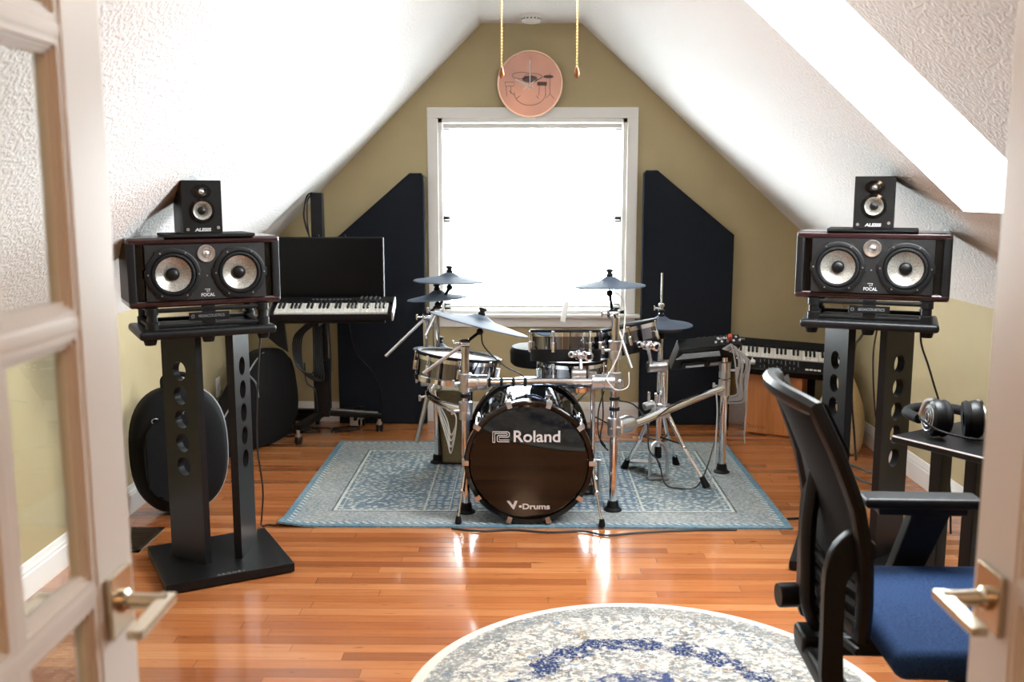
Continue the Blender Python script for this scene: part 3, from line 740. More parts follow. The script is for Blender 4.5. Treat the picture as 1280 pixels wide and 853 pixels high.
def small_monitor(loc, rotz, label):
    t = thing('bookshelf_speaker', label, 'speaker', loc, rotz, 'small speakers on top')
    W, H, D = 0.146, 0.198, 0.17
    B().box((0, 0.014, H / 2), (W, D - 0.002, H), bev=0.002).build('cabinet', M['blacksatin'], t)
    for x in (-0.05, 0.05): B().box((x, 0, 0.001), (0.02, 0.1, 0.003)).build('foot', M['rubber'], t)
    B().holed([(-W / 2 + 0.001, 0.001), (W / 2 - 0.001, 0.001), (W / 2 - 0.001, H - 0.001), (-W / 2 + 0.001, H - 0.001)], [ring2(0, H * 0.43, 0.034, 28)], 0.016, Matrix.Translation((0, -D / 2 + 0.014, 0)) @ FRONT).build('front_baffle', M['black'], t, smooth=False)
    yb_ = -D / 2 - 0.002
    o = (0, yb_, H * 0.43)
    w_ = B().lathe([(0.047, 0), (0.046, 0.004), (0.036, 0.005), (0.034, 0.001)], o, (0, -1, 0), 32).build('woofer', M['gloss'], t)
    B().lathe([(0.036, 0.002), (0.033, 0.006), (0.028, 0.004), (0.018, -0.007), (0.0, -0.008)], o, (0, -1, 0), 32).build('cone', M['cone'], w_)
    B().lathe([(0.016, -0.0075), (0.013, -0.001), (0.006, 0.002), (0, 0.0025)], o, (0, -1, 0), 20).build('dust_cap', M['black'], w_)
    o = (0, yb_, H * 0.79)
    tw = B().lathe([(0.026, 0), (0.026, 0.003), (0.014, 0.004), (0.012, 0.0)], o, (0, -1, 0), 28, sx=1.35).build('tweeter', M['gloss'], t)
    B().lathe([(0.013, -0.002), (0.008, 0.004), (0, 0.006)], o, (0, -1, 0), 18).build('dome', M['steel'], tw)
    for x, z in ((-0.055, 0.016), (0.056, 0.022)): B().cyl((x, yb_, z), (x, yb_ - 0.004, z), 0.006, n=12).build('knob', M['steel'], t)
    text_part('lettering', 'ALESIS', 0.016, Matrix.Translation((0, yb_ - 0.0005, 0.014)) @ FRONT, M['silver'], t, 0.0006, 0.0004, shear=0.15, sx=1.25)
    return t
def mount_pad(loc, rotz, label):
    return tag(B().box((0, 0, 0.006), (0.33, 0.20, 0.012), bev=0.003).build('speaker_pad', M['rubber']), label, 'pad', 'pads under the small speakers'), loc, rotz
for side, loc, rot in (('left', (-1.245, 3.785, 0), R(29)), ('right', (1.372, 3.88, 0), R(-21))):
    nb = 'beside the gig bags' if side == 'left' else 'behind the office chair'
    pz = PLZ - (0.016 if side == 'left' else 0.0)
    speaker_stand(loc, rot, 'black twin-pillar speaker stand with round holes, ' + nb, pz, -0.025 if side == 'left' else 0.0)
    z0 = pz + 0.0325
    isolator((loc[0] + (-0.02 if side == 'left' else 0.0), loc[1], z0), rot, 'black isolation frame on the speaker stand ' + nb)
    z1 = z0 + 0.0815
    big_monitor((loc[0] + math.sin(rot) * 0.005 + (-0.022 if side == 'left' else 0.0), loc[1] - math.cos(rot) * 0.005, z1), rot, 'wide black two-woofer studio monitor on the stand ' + nb)
    z2 = z1 + SH + 0.0005
    d = Vector((math.sin(rot), -math.cos(rot), 0)) * 0.03
    big_off = Vector((math.sin(rot), -math.cos(rot), 0)) * 0.03
    if side == 'right': d += Vector((-0.005, 0, 0))
    p, _, _ = mount_pad(None, 0, 'thin black pad under the small speaker on the stand ' + nb)
    p.location = (loc[0] + d.x, loc[1] + d.y, z2); p.rotation_euler = (0, 0, rot)
    small_monitor((loc[0] + d.x * 1.6 + (-0.03 if side == 'left' else 0.005), loc[1] + d.y * 1.6, z2 + 0.0125), rot, 'small black two-way speaker atop the monitor ' + nb)

# ------------------------------------------------------------------ workstation cart with screen and keyboard (back left)
PX, PY = -1.262, 5.95
ct = thing('workstation_cart', 'black rolling workstation cart with screen before the left back wall', 'cart', (PX, PY, 0))
B().box((0, 0, 0.82), (0.072, 0.06, 1.36), bev=0.006).build('column', M['powder'], ct)
B().box((0, 0, 0.30), (0.095, 0.085, 0.36), bev=0.008).build('column_sleeve', M['powder'], ct)
ends = [(-0.10, -0.26), (0.34, 0.06), (-0.30, 0.20), (0.20, 0.22)]
for i, (dx, dy) in enumerate(ends):
    L = math.hypot(dx, dy); a = math.atan2(dy, dx)
    lg = B().box((dx / 2, dy / 2, 0.125), (L + 0.03, 0.05, 0.035), rot=Matrix.Rotation(a, 4, 'Z') @ Matrix.Rotation(R(6), 4, 'Y'), bev=0.006).build('leg', M['powder'], ct)
    if i == 1: B().box((dx / 2 + 0.02, dy / 2, 0.147), (L * 0.85, 0.03, 0.006), rot=Matrix.Rotation(a, 4, 'Z') @ Matrix.Rotation(R(6), 4, 'Y')).build('trim_strip', M['alu'], lg)
    cs = B().cyl((dx, dy, 0.05), (dx, dy, 0.108), 0.011, n=12).box((dx, dy + 0.01, 0.055), (0.034, 0.03, 0.02), bev=0.004).build('caster', M['steel'], ct)
    b = B()
    for s in (-1, 1): b.lathe([(0, -0.007), (0.022, -0.007), (0.026, -0.003), (0.026, 0.003), (0.022, 0.007), (0, 0.007)], (dx + s * 0.013, dy + 0.008, 0.027), (1, 0, 0), 18)
    b.build('wheel', M['rubber'], cs)
mo = B().box((0.098, -0.10, 1.045), (0.632, 0.035, 0.385), bev=0.006).build('monitor', M['black'], ct)
B().box((0.098, -0.1185, 1.05), (0.612, 0.003, 0.36)).build('screen', M['screen'], mo, smooth=False)
B().box((0.03, -0.055, 1.05), (0.16, 0.06, 0.14), bev=0.006).build('screen_bracket', M['powder'], ct)
B().box((0.137, -0.283, 0.788), (0.62, 0.19, 0.014), rot=(R(19), 0, R(2.5)), bev=0.004).build('tray', M['powder'], ct)
B().box((0.02, -0.14, 0.745), (0.06, 0.30, 0.05), bev=0.006).build('tray_bracket', M['powder'], ct)
B().prism([(-0.30, 0.765), (-0.17, 0.765), (-0.165, 0.70), (-0.15, 0.56), (-0.21, 0.60), (-0.28, 0.66)], 0.02, Matrix(((1, 0, 0, 0), (0, 0, 1, -0.24), (0, 1, 0, 0), (0, 0, 0, 1))), bev=0.004).build('tray_fin', M['powder'], ct)
for x in (0.02, 0.18): B().box((x, -0.1, 1.243), (0.014, 0.02, 0.018), bev=0.003).build('clip', M['black'], ct)
def loop_cable(name, pts, r, mat, label, cat='cable', k=6, group=None, n=6):
    return tag(B().tube(pts, r, n, k=k).build(name, mat), label, cat, group)
b = B(); b.tube([(PX - 0.025, PY - 0.02, 1.50), (PX - 0.055, PY - 0.03, 1.475), (PX - 0.075, PY - 0.035, 1.38), (PX - 0.065, PY - 0.035, 1.30), (PX - 0.045, PY - 0.035, 1.24)], 0.006, 6, k=6)
b.tube([(PX - 0.02, PY - 0.034, 1.495), (PX - 0.05, PY - 0.036, 1.45), (PX - 0.055, PY - 0.036, 1.33), (PX - 0.045, PY - 0.036, 1.23)], 0.005, 6, k=6)
tag(b.build('screen_cable', M['cable']), 'black cables looping from the top of the cart column', 'cable')
b = B()
for i in range(5):
    x = PX - 0.13 + i * 0.012; w = 0.05 + 0.008 * i
    b.tube([(x + 0.06, PY - 0.075, 0.71), (x - 0.02, PY - 0.08, 0.62), (x - 0.01, PY - 0.08, 0.46 - 0.012 * i), (x + 0.06 + w * 0.5, PY - 0.085, 0.40 - 0.01 * i), (x + 0.10, PY - 0.08, 0.50), (x + 0.10, PY - 0.075, 0.70)], 0.006, 6, k=7)
b.tube([(PX - 0.09, PY - 0.08, 0.47), (PX - 0.08, PY - 0.08, 0.35), (PX - 0.03, PY - 0.085, 0.30), (PX - 0.02, PY - 0.07, 0.16)], 0.005, 6, k=6)
b.tube([(PX + 0.06, PY - 0.06, 0.71), (PX + 0.07, PY - 0.07, 0.50), (PX + 0.06, PY - 0.06, 0.36)], 0.006, 6, k=6)
tag(b.build('cable_coil', M['cable']), 'black cables coiled on the cart column under the keyboard', 'cable')
loop_cable('panel_cable', [(-1.10, 5.98, 0.74), (-1.08, 6.12, 0.50), (-0.98, 6.18, 0.35), (-0.93, 6.2, 0.2), (-0.94, 6.2, 0.03)], 0.003, M['cable'], 'thin black cable hanging before the left acoustic panel')
b = B()
for i, (x, y) in enumerate(((-1.50, 5.98), (-1.44, 6.05), (-1.36, 6.02), (-1.16, 6.06))):
    ph = i * 1.3; rr_ = 0.05 + 0.012 * (i % 2)
    b.tube([(x + rr_ * (1 + 0.25 * j / 9) * math.cos(ph + j * 0.75), y + rr_ * math.sin(ph + j * 0.75), 0.006 + 0.004 * (j % 3)) for j in range(10)], 0.005, 6, k=4)
b.tube([(-1.58, 6.05, 0.06), (-1.56, 6.02, 0.02), (-1.45, 6.0, 0.006), (-1.3, 6.1, 0.006), (-1.12, 6.02, 0.006), (-1.06, 6.1, 0.008), (-1.14, 6.14, 0.006)], 0.005, 6, k=5)
tag(b.build('cable_tangle', M['cable']), 'tangle of black cables on floor under the workstation cart', 'cable')

def keyboard(name, loc, rot, n_white, kw, label, kd=0.125):
    """controls strip + naturals + sharps; local: player side -Y"""
    t = thing(name, label, 'keyboard', loc, rot)
    W = n_white * kw + 0.05; D = 0.075 + kd; ky = -D / 2 + kd / 2 + 0.003
    B().box((0, 0, 0.024), (W, D, 0.044), bev=0.006).build('case', M['blacksatin'], t)
    b = B()
    for i in range(n_white):
        b.box((-W / 2 + 0.025 + (i + 0.5) * kw, ky, 0.051), (kw - 0.0015, kd, 0.014), bev=0.0012, seg=1)
    b.build('keybed', M['key'], t)
    b = B()
    for i in range(n_white - 1):
        if i % 7 in (0, 1, 3, 4, 5): b.box((-W / 2 + 0.025 + (i + 1) * kw, ky + kd * 0.2, 0.061), (kw * 0.55, kd * 0.6, 0.014), bev=0.002, seg=1)
    b.build('sharps', M['blackkey'], t)
    B().box((0, D / 2 - 0.034, 0.054), (W, 0.066, 0.022), bev=0.004).build('control_panel', M['black'], t)
    return t, W
kb, KW = keyboard('midi_keyboard', (-1.125, 5.665, 0.797), (R(19), 0, R(2.5)), 28, 0.0232, 'slim black keyboard with white keys on the workstation cart')
for s in (-1, 1): B().box((s * (KW / 2 + 0.004), -0.005, 0.036), (0.012, 0.21, 0.062), bev=0.006).build('end_cheek', M['steel'], kb)
B().box((0, -0.104, 0.028), (KW, 0.010, 0.040), bev=0.003).build('front_strip', M['blacksatin'], kb)
b = B()
for i in range(5): b.lathe([(0.006, 0), (0.006, 0.012), (0, 0.012)], (0.16 + 0.027 * i, 0.066, 0.065), n=12)
for i in range(4): b.lathe([(0.004, 0), (0.004, 0.008), (0, 0.008)], (0.165 + 0.027 * i, 0.088, 0.065), n=10)
b.build('knob', M['steel'], kb)
b = B()
for i in range(10): b.box((-0.12 + 0.024 * i, 0.06, 0.066), (0.014, 0.010, 0.004), bev=0.001)
b.build('button', M['dimprint'], kb)

# ------------------------------------------------------------------ bags in the left corner
def rounded_outline(w, h, p=2.6, n=48, taper=0.0):
    out = []
    for i in range(n):
        a = 2 * PI * i / n; c, s = math.cos(a), math.sin(a)
        x = math.copysign(abs(c) ** (2 / p), c) * w / 2; z = math.copysign(abs(s) ** (2 / p), s) * h / 2
        out.append((x * (1 - taper * z / h), z))
    return out
cb = thing('cymbal_bag', 'rounded black padded cymbal bag leaning on the left wall', 'bag', (-1.63, 4.46, 0.0), (R(-4), 0, R(33)))
BM_ = Matrix(((1, 0, 0, 0), (0, 0, -1, 0), (0, 1, 0, 0), (0, 0, 0, 1)))
ol = rounded_outline(0.44, 0.60, 2.5)
b = B(); rings = []
for sc_, d in ((0.0, 0.105), (0.6, 0.10), (0.86, 0.088), (0.97, 0.06), (1.0, 0.03), (1.0, -0.03), (0.97, -0.06), (0.86, -0.08), (0.0, -0.085)):
    rings.append([(x * sc_, -d, 0.302 + z * sc_) for x, z in ol] if sc_ else [(0, -d, 0.302)])
allv = []; offs = []
for r_ in rings: offs.append(len(allv)); allv += r_
fc_ = []
for q in range(len(rings) - 1):
    A, D = rings[q], rings[q + 1]; n = len(ol)
    for i in range(n):
        j = (i + 1) % n
        if len(A) == 1: fc_.append((offs[q], offs[q + 1] + i, offs[q + 1] + j))
        elif len(D) == 1: fc_.append((offs[q] + i, offs[q + 1], offs[q] + j))
        else: fc_.append((offs[q] + i, offs[q + 1] + i, offs[q + 1] + j, offs[q] + j))
b.poly(allv, fc_); b.build('bag_body', M['bag'], cb)
B().tube([(x * 1.0, -0.032, 0.302 + z) for x, z in ol[-11:] + ol[:13]], 0.005, 6).build('piping', M['piping'], cb)
ol2 = rounded_outline(0.30, 0.40, 2.8)
B().prism(ol2, 0.03, Matrix.Translation((-0.03, -0.098, 0.28)) @ BM_, bev=0.012, seg=3).build('pocket', M['bag'], cb)
B().tube([(x, -0.128, 0.28 + z) for x, z in [(-0.17 + 0.0 * q, 0.12 - 0.05 * q) for q in range(6)]], 0.004, 6).build('zip', M['case'], cb)
B().tube([(-0.06, -0.03, 0.60), (-0.055, -0.03, 0.645), (0.0, -0.03, 0.66), (0.055, -0.03, 0.645), (0.06, -0.03, 0.60)], 0.012, 8, k=5).build('handle', M['bag'], cb)
for x, z in ((-0.12, 0.46), (0.02, 0.48)): B().tube([(x + 0.016 * math.cos(a * PI / 6), -0.108, z + 0.012 * math.sin(a * PI / 6)) for a in range(12)], 0.0025, 6, closed=True).build('strap_ring', M['steel'], cb)
# guitar case across the corner
gc = thing('guitar_case', 'dark guitar case with grey edging propped in the left back corner', 'guitar case', (-1.775, 5.42, 0.0), 0)
du = Vector((0.43, 0.90, 0)).normalized(); dn = Vector((du.y, -du.x, 0))
Mg = Matrix(((du.x, 0, dn.x, 0), (du.y, 0, dn.y, 0), (0, 1, 0, 0), (0, 0, 0, 1))) @ Matrix.Rotation(R(-4), 4, 'X')
gpoly = [(-0.12, 0.02), (-0.14, 0.10), (-0.06, 0.20), (0.06, 0.31), (0.17, 0.42), (0.28, 0.515), (0.36, 0.555), (0.47, 0.565), (0.55, 0.53), (0.60, 0.45), (0.62, 0.33), (0.62, 0.20), (0.58, 0.09), (0.50, 0.03), (0.38, 0.006), (0.2, 0.004), (0.02, 0.004)]
gs = smooth_path([(p[0], p[1], 0) for p in gpoly + [gpoly[0]]], 3)[:-1]
B().prism([(p.x, p.y) for p in gs], 0.12, Mg, bev=0.02, seg=3).build('case_body', M['case'], gc)
B().tube([Mg @ Vector((p[0] * 0.995, p[1] - 0.006, 0.112)) for p in gpoly[1:7]], 0.008, 6, k=3).build('edge_trim', M['piping'], gc)
B().tube([Mg @ Vector((0.20, 0.44, 0.122)), Mg @ Vector((0.25, 0.38, 0.126)), Mg @ Vector((0.26, 0.30, 0.122))], 0.006, 6, k=4).build('strap', M['dimprint'], gc)

# ------------------------------------------------------------------ drum kit
def T(name, label, cat, loc, rot=0, group=None): return thing(name, label, cat, loc, rot, group)
rack = T('drum_rack', 'chrome tube drum rack with four legs holding the kit', 'drum rack', (0.2, 4.8, 0.009))
RG = 0.009
legs = {'LR': (-0.487, 5.285, 0.84), 'LF': (-0.277, 4.43, 0.80), 'RF': (0.417, 4.47, 0.93), 'RR': (1.060, 5.115, 0.60)}
for k_, (x, y, zt) in legs.items():
    l_ = B().cyl((x, y, RG + 0.02), (x, y, zt), 0.019, n=20).build('leg', M['chrome'], rack, world=True)
    B().lathe([(0, 0), (0.043, 0), (0.043, 0.006), (0.030, 0.016), (0.025, 0.046), (0.021, 0.048)], (x, y, RG), n=20).build('rubber_foot', M['rubber'], l_, world=False)
    l_.children[0].data.transform(root_matrix(rack).inverted())
def clamp(p, h=0.075, r=0.030, ax=(0, 0, 1), mat='steel', wing=None):
    a = Vector(ax).normalized(); p = Vector(p)
    b = B(); b.lathe([(r * 0.7, -h / 2), (r, -h / 2 + 0.004), (r, -0.006), (r * 0.93, -0.003), (r * 0.93, 0.003), (r, 0.006), (r, h / 2 - 0.004), (r * 0.7, h / 2)], p, a, 20)
    if wing is not None:
        w_ = Vector(wing).normalized()
        b.cyl(p + w_ * r * 0.8, p + w_ * (r + 0.025), 0.007, n=10); b.box(p + w_ * (r + 0.032), (0.012, 0.012, 0.034), bev=0.003)
    return b.build('clamp', M[mat], rack, world=True)
bar = B(); bar.cyl((-0.30, 4.43, 0.632), (0.44, 4.46, 0.632), 0.018, n=20); bar.build('front_bar', M['chrome'], rack, world=True)
for x in (-0.165, -0.110, -0.055, 0.0): clamp((x, 4.436, 0.632), 0.016, 0.0235, (1, 0.04, 0), 'rubber')
clamp((-0.22, 4.433, 0.632), 0.095, 0.036, (1, 0.04, 0), 'steel'); clamp((0.36, 4.457, 0.632), 0.11, 0.035, (1, 0.04, 0), 'steel')
left_bar = [(-0.277, 4.43, 0.50), (-0.40, 4.62, 0.49), (-0.49, 4.90, 0.48), (-0.487, 5.285, 0.47)]
B().tube(left_bar, 0.018, 14, k=8).build('side_bar', M['chrome'], rack, world=True)
right_bar = [(0.417, 4.47, 0.415), (0.54, 4.60, 0.405), (0.72, 4.80, 0.425), (0.90, 4.98, 0.45), (1.06, 5.115, 0.475)]
B().tube(right_bar, 0.021, 16, k=8).build('side_bar', M['chrome'], rack, world=True)
B().lathe([(0.020, 0), (0.034, 0.012), (0.040, 0.06), (0.040, 0.10), (0.03, 0.12)], (0.43, 4.49, 0.413), (0.7, 0.7, -0.03), 22).build('bar_socket', M['steel'], rack, world=True)
for p, w_ in (((-0.277, 4.43, 0.50), (-1, -0.3, 0)), ((-0.277, 4.43, 0.632), (-1, -0.6, 0)), ((-0.487, 5.285, 0.47), (-1, -0.4, 0)), ((-0.487, 5.285, 0.60), (-1, -0.3, 0.2)), ((0.417, 4.47, 0.415), (0.6, -1, 0)), ((0.417, 4.47, 0.632), (0.5, -1, 0)), ((0.417, 4.47, 0.78), (-1, -0.4, 0)), ((1.06, 5.115, 0.475), (-1, -0.3, 0.2)), ((1.06, 5.115, 0.57), (1, -0.3, 0))): clamp(p, 0.09, 0.031, wing=w_)
for p in ((-0.277, 4.43, 0.57), (0.417, 4.47, 0.55), (0.417, 4.47, 0.50)): clamp(p, 0.02, 0.026, mat='rubber')
# extra upright on the rear left leg and its low stub rod
B().cyl((-0.545, 5.27, 0.52), (-0.545, 5.27, 0.83), 0.014, n=16).build('upright', M['chrome'], rack, world=True)
B().cyl((-0.535, 5.24, 0.40), (-0.598, 5.23, 0.14), 0.013, n=14).build('stub_rod', M['steel'], rack, world=True)
clamp((-0.545, 5.26, 0.47), 0.06, 0.022, (1, 0, 0), wing=(-1, -0.2, 0.3)); clamp((-0.53, 5.25, 0.40), 0.05, 0.02, wing=(-1, -0.2, -0.3))
B().cyl((0.318, 4.46, 0.14), (0.314, 4.46, 0.66), 0.0115, n=14).build('tom_rod', M['chrome'], rack, world=True)
B().cyl((0.314, 4.46, 0.09), (0.318, 4.46, 0.15), 0.008, n=12).build('tom_rod_tip', M['rubber'], rack, world=True)
clamp((0.25, 4.47, 0.668), 0.07, 0.023, (1, 0, 0.0)); clamp((0.312, 4.462, 0.655), 0.05, 0.020)
B().cyl((0.698, 4.80, 0.42), (0.698, 4.80, 0.68), 0.0155, n=16).build('tom_post', M['chrome'], rack, world=True)
clamp((0.655, 4.79, 0.645), 0.10, 0.028, (1, 0.2, 0)); clamp((0.698, 4.80, 0.42), 0.07, 0.03, wing=(-1, -0.5, 0.4))
clamp((0.62, 4.80, 0.445), 0.06, 0.02, (1, 0.5, 0.2), wing=(0, 0, 1))

# ---- bass drum
KC = Vector((0.017, 4.24, 0.304)); KRad = 0.290
kd = T('bass_drum', 'black bass drum with dark mirror-like head and white lettering', 'bass drum', (KC.x, KC.y + 0.2, 0.009))
KT = Matrix.Translation(KC) @ Matrix.Rotation(R(4.0), 4, 'X') @ Matrix.Translation(-KC)
B().lathe([(KRad - 0.018, 0.03), (KRad - 0.015, 0.03), (KRad - 0.015, 0.40), (KRad - 0.02, 0.40)], KC, (0, 1, 0), 64).build('shell', M['kickshell'], kd, world=True)
B().lathe([(KRad - 0.020, -0.004), (KRad - 0.006, -0.010), (KRad, -0.006), (KRad, 0.032), (KRad - 0.006, 0.036), (KRad - 0.020, 0.034), (KRad - 0.020, -0.004)], KC, (0, 1, 0), 72).build('front_hoop', M['gloss'], kd, world=True)
B().lathe([(KRad - 0.020, 0.385), (KRad - 0.006, 0.385), (KRad, 0.39), (KRad, 0.42), (KRad - 0.006, 0.425), (KRad - 0.020, 0.425), (KRad - 0.020, 0.385)], KC, (0, 1, 0), 72).build('rear_hoop', M['gloss'], kd, world=True)
hd = B().lathe([(0, -0.001), (KRad - 0.030, -0.001), (KRad - 0.022, 0.002), (KRad - 0.020, 0.008), (0, 0.012)], KC, (0, 1, 0), 72).build('front_head', M['kickhead'], kd, world=True, smooth=False)
B().lathe([(0, 0.415), (KRad - 0.021, 0.415), (KRad - 0.021, 0.41), (0, 0.408)], KC, (0, 1, 0), 48).build('rear_head', M['meshhead'], kd, world=True)
for i in range(10):
    a = 2 * PI * i / 10; ca, sa = math.cos(a), math.sin(a)
    P = KC + Vector((ca * KRad, 0, sa * KRad)); Rt = Matrix.Rotation(-a, 4, 'Y')
    cl_ = B().box(P + Vector((ca * 0.002, 0.006, sa * 0.002)), (0.016, 0.044, 0.024), rot=Rt, bev=0.004).box(P + Vector((-ca * 0.008, -0.013, -sa * 0.008)), (0.026, 0.006, 0.022), rot=Rt, bev=0.002).build('claw', M['nickel'] if False else M['steel'], kd, world=True)
    rod = B().cyl(P + Vector((ca * 0.004, 0.02, sa * 0.004)), P + Vector((ca * 0.004, 0.13, sa * 0.004)), 0.0035, n=8)
    rod.box(P + Vector((-ca * 0.003, 0.15, -sa * 0.003)), (0.022, 0.07, 0.024), rot=Rt, bev=0.006); rod.build('lug', M['chrome'], kd, world=True)
def world_text(name, txt, size, p, mat, parent, **kw):
    o = text_part(name, txt, size, Matrix.Translation(Vector(p)) @ FRONT, mat, parent, **kw)
    o.data.transform(root_matrix(parent).inverted()); return o
fy = KC.y - 0.0018
world_text('lettering', 'Roland', 0.075, (0.052, fy, 0.425), M['silver'], hd, bold=0.0012, ext=0.0006, sx=1.02)
b = B(); ML = Matrix.Translation((-0.107, fy, 0.425)) @ FRONT
def rl(pts, c=False): b.stroke(pts, 0.0036, ML, 0.0008, c)
s_ = 0.001
rl([(-0.037, -0.026), (-0.037, 0.024), (0.030, 0.024), (0.037, 0.018), (0.037, 0.004), (0.030, -0.001), (-0.008, -0.001), (-0.008, -0.014), (0.037, -0.014)])
rl([(-0.028, -0.026), (-0.028, 0.016), (0.026, 0.016), (0.028, 0.012), (0.026, 0.007), (-0.012, 0.007), (-0.017, 0.002), (-0.017, -0.020), (-0.012, -0.0225), (0.037, -0.0225)])
rl([(-0.028, -0.026), (-0.037, -0.026)])
b.build('emblem', M['silver'], hd, world=True, smooth=False)
world_text('lettering', 'V', 0.052, (-0.052, fy, 0.1), M['silver'], hd, bold=0.0022, ext=0.0006, sx=1.3, shear=-0.12)
world_text('lettering', '\u2022Drums', 0.036, (0.042, fy, 0.094), M['silver'], hd, bold=0.0011, ext=0.0006, sx=1.25)
for o_ in kd.children:
    for q_ in (o_,) + tuple(o_.children): q_.data.transform(root_matrix(kd).inverted() @ KT @ root_matrix(kd))
for s, (fx, fy_) in ((-1, (-0.303, 4.262)), (1, (0.347, 4.232))):
    p0 = KC + Vector((s * (KRad - 0.005), 0.10, -0.03)); p1 = Vector((fx, fy_, 0.03)); d_ = (p1 - p0)
    sp = B().cyl(p0, p0 + d_ * 0.5, 0.010, n=12).cyl(p0 + d_ * 0.45, p1, 0.0055, n=10)
    sp.sph(p0 + d_ * 0.5, 0.013, 10); sp = sp.build('spur', M['chrome'], kd, world=True)
    f_ = B().lathe([(0, 0), (0.014, 0), (0.016, 0.006), (0.011, 0.035), (0, 0.036)], (fx, fy_, 0.010), n=14).build('rubber_foot', M['rubber'], sp)
    f_.data.transform(root_matrix(kd).inverted())
    B().box(p0 + Vector((-s * 0.004, 0, 0.01)), (0.03, 0.05, 0.06), bev=0.008).build('spur_bracket', M['chrome'], kd, world=True)

# ---- toms, snare, floor tom
def drum(name, label, c, r, depth, tilt=(0, 0), head='meshhead', lugs=6, rim=0.014, ph=0.3, shell='shell', black_bottom=0.0, cat='drum', rimmat='chrome'):
    t = T(name, label, cat, c, (R(tilt[0]), R(tilt[1]), 0))
    h = depth / 2
    B().lathe([(r - 0.008, -h), (r - 0.005, -h), (r - 0.005, h), (r - 0.008, h)], n=48).build('shell', M[shell], t)
    B().lathe([(r - 0.012, h - 0.010), (r + 0.003, h - 0.012), (r + 0.004, h + rim), (r + 0.001, h + rim + 0.004), (r - 0.010, h + rim), (r - 0.012, h - 0.010)], n=48).build('top_hoop', M[rimmat], t)
    B().lathe([(r - 0.016, h + rim - 0.002), (r + 0.0055, h + rim - 0.006), (r + 0.006, h + rim + 0.006), (r - 0.002, h + rim + 0.010), (r - 0.016, h + rim + 0.004), (r - 0.016, h + rim - 0.002)], n=48).build('rim_cover', M['rubber'], t)
    bb = max(black_bottom, 0.018)
    B().lathe([(r - 0.012, -h - 0.004), (r + 0.003, -h - 0.006), (r + 0.005, -h + bb), (r + 0.001, -h + bb + 0.003), (r - 0.012, -h + bb)], n=48).build('bottom_hoop', M['rubber' if black_bottom else rimmat], t)
    B().lathe([(0, h + 0.003), (r - 0.013, h + 0.003), (r - 0.011, h - 0.002), (0, h - 0.004)], n=48).build('head', M[head], t)
    B().lathe([(0, -h + 0.002), (r - 0.010, -h + 0.002), (r - 0.010, -h + 0.006), (0, -h + 0.006)], n=40).build('base', M['rubber'], t)
    for i in range(lugs):
        a = 2 * PI * i / lugs + ph; ca, sa = math.cos(a), math.sin(a)
        b = B(); b.box(((r + 0.004) * ca, (r + 0.004) * sa, 0.0), (0.022, 0.018, depth * 0.42), rot=(0, 0, a), bev=0.006)
        b.cyl(((r + 0.009) * ca, (r + 0.009) * sa, -h * 0.4), ((r + 0.009) * ca, (r + 0.009) * sa, h + rim), 0.0032, n=8)
        b.box(((r + 0.004) * ca, (r + 0.004) * sa, h + rim - 0.003), (0.02, 0.018, 0.008), rot=(0, 0, a), bev=0.002)
        b.build('lug', M['chrome'], t)
    return t
t1 = drum('rack_tom', 'small chrome rack tom pad mounted above the bass drum', (0.196, 4.70, 0.757), 0.168, 0.125, (-8, 0), ph=0.15, black_bottom=0.05)
t2 = drum('rack_tom', 'tilted chrome rack tom pad left of the hi-hat', (0.520, 4.86, 0.768), 0.152, 0.115, (-7, -12), ph=0.5, black_bottom=0.045)
ft = drum('floor_tom', 'chrome floor tom with white head at the left of the kit', (-0.352, 4.93, 0.605), 0.210, 0.115, (-3, 6.5), lugs=8, ph=0.1)
sn = drum('snare_drum', 'chrome snare drum behind and below the rack tom', (0.245, 5.02, 0.572), 0.178, 0.125, (2, 0), lugs=8, ph=0.2)
def tom_bracket(parent, p, d_):
    p = Vector(p); b = B(); b.sph(p, 0.024, 12); b.box(p + Vector((0, 0.03, 0)), (0.05, 0.05, 0.045), bev=0.008)
    b.lathe([(0.022, 0), (0.022, 0.03), (0.014, 0.034), (0.012, 0.028)], p + Vector((0.03, -0.02, 0.002)), (0.3, -1, 0), 16)
    b.lathe([(0.016, 0), (0.016, 0.028), (0.008, 0.03)], p + Vector((-0.03, -0.01, 0.006)), (-0.6, -1, 0.2), 14)
    b.cyl(p, d_, 0.009, n=12); b.build('mount', M['chrome'], parent, world=True)
tom_bracket(t1, (0.258, 4.515, 0.745), (0.262, 4.475, 0.67)); tom_bracket(t2, (0.595, 4.695, 0.765), (0.625, 4.77, 0.66))
# snare basket stand
ss = T('snare_stand', 'chrome snare stand standing behind the bass drum', 'snare stand', (0.245, 5.02, 0.009))
b = B(); b.cyl((0, 0, 0.12), (0, 0, 0.40), 0.013, n=14)
for i in range(3):
    a = 2 * PI * i / 3 + 0.6; b.tube([(0, 0, 0.38), (0.10 * math.cos(a), 0.10 * math.sin(a), 0.44), (0.175 * math.cos(a), 0.175 * math.sin(a), 0.486)], 0.007, 8, k=4)
b.build('basket', M['chrome'], ss)
for i in range(3):
    a = 2 * PI * i / 3 + 1.1; lg = B().tube([(0.01 * math.cos(a), 0.01 * math.sin(a), 0.28), (0.24 * math.cos(a), 0.24 * math.sin(a), 0.02)], 0.008, 8).build('leg', M['chrome'], ss)
    B().cyl((0.24 * math.cos(a), 0.24 * math.sin(a), 0.002), (0.225 * math.cos(a), 0.225 * math.sin(a), 0.04), 0.015, 0.011, 10).build('rubber_foot', M['rubber'], lg)
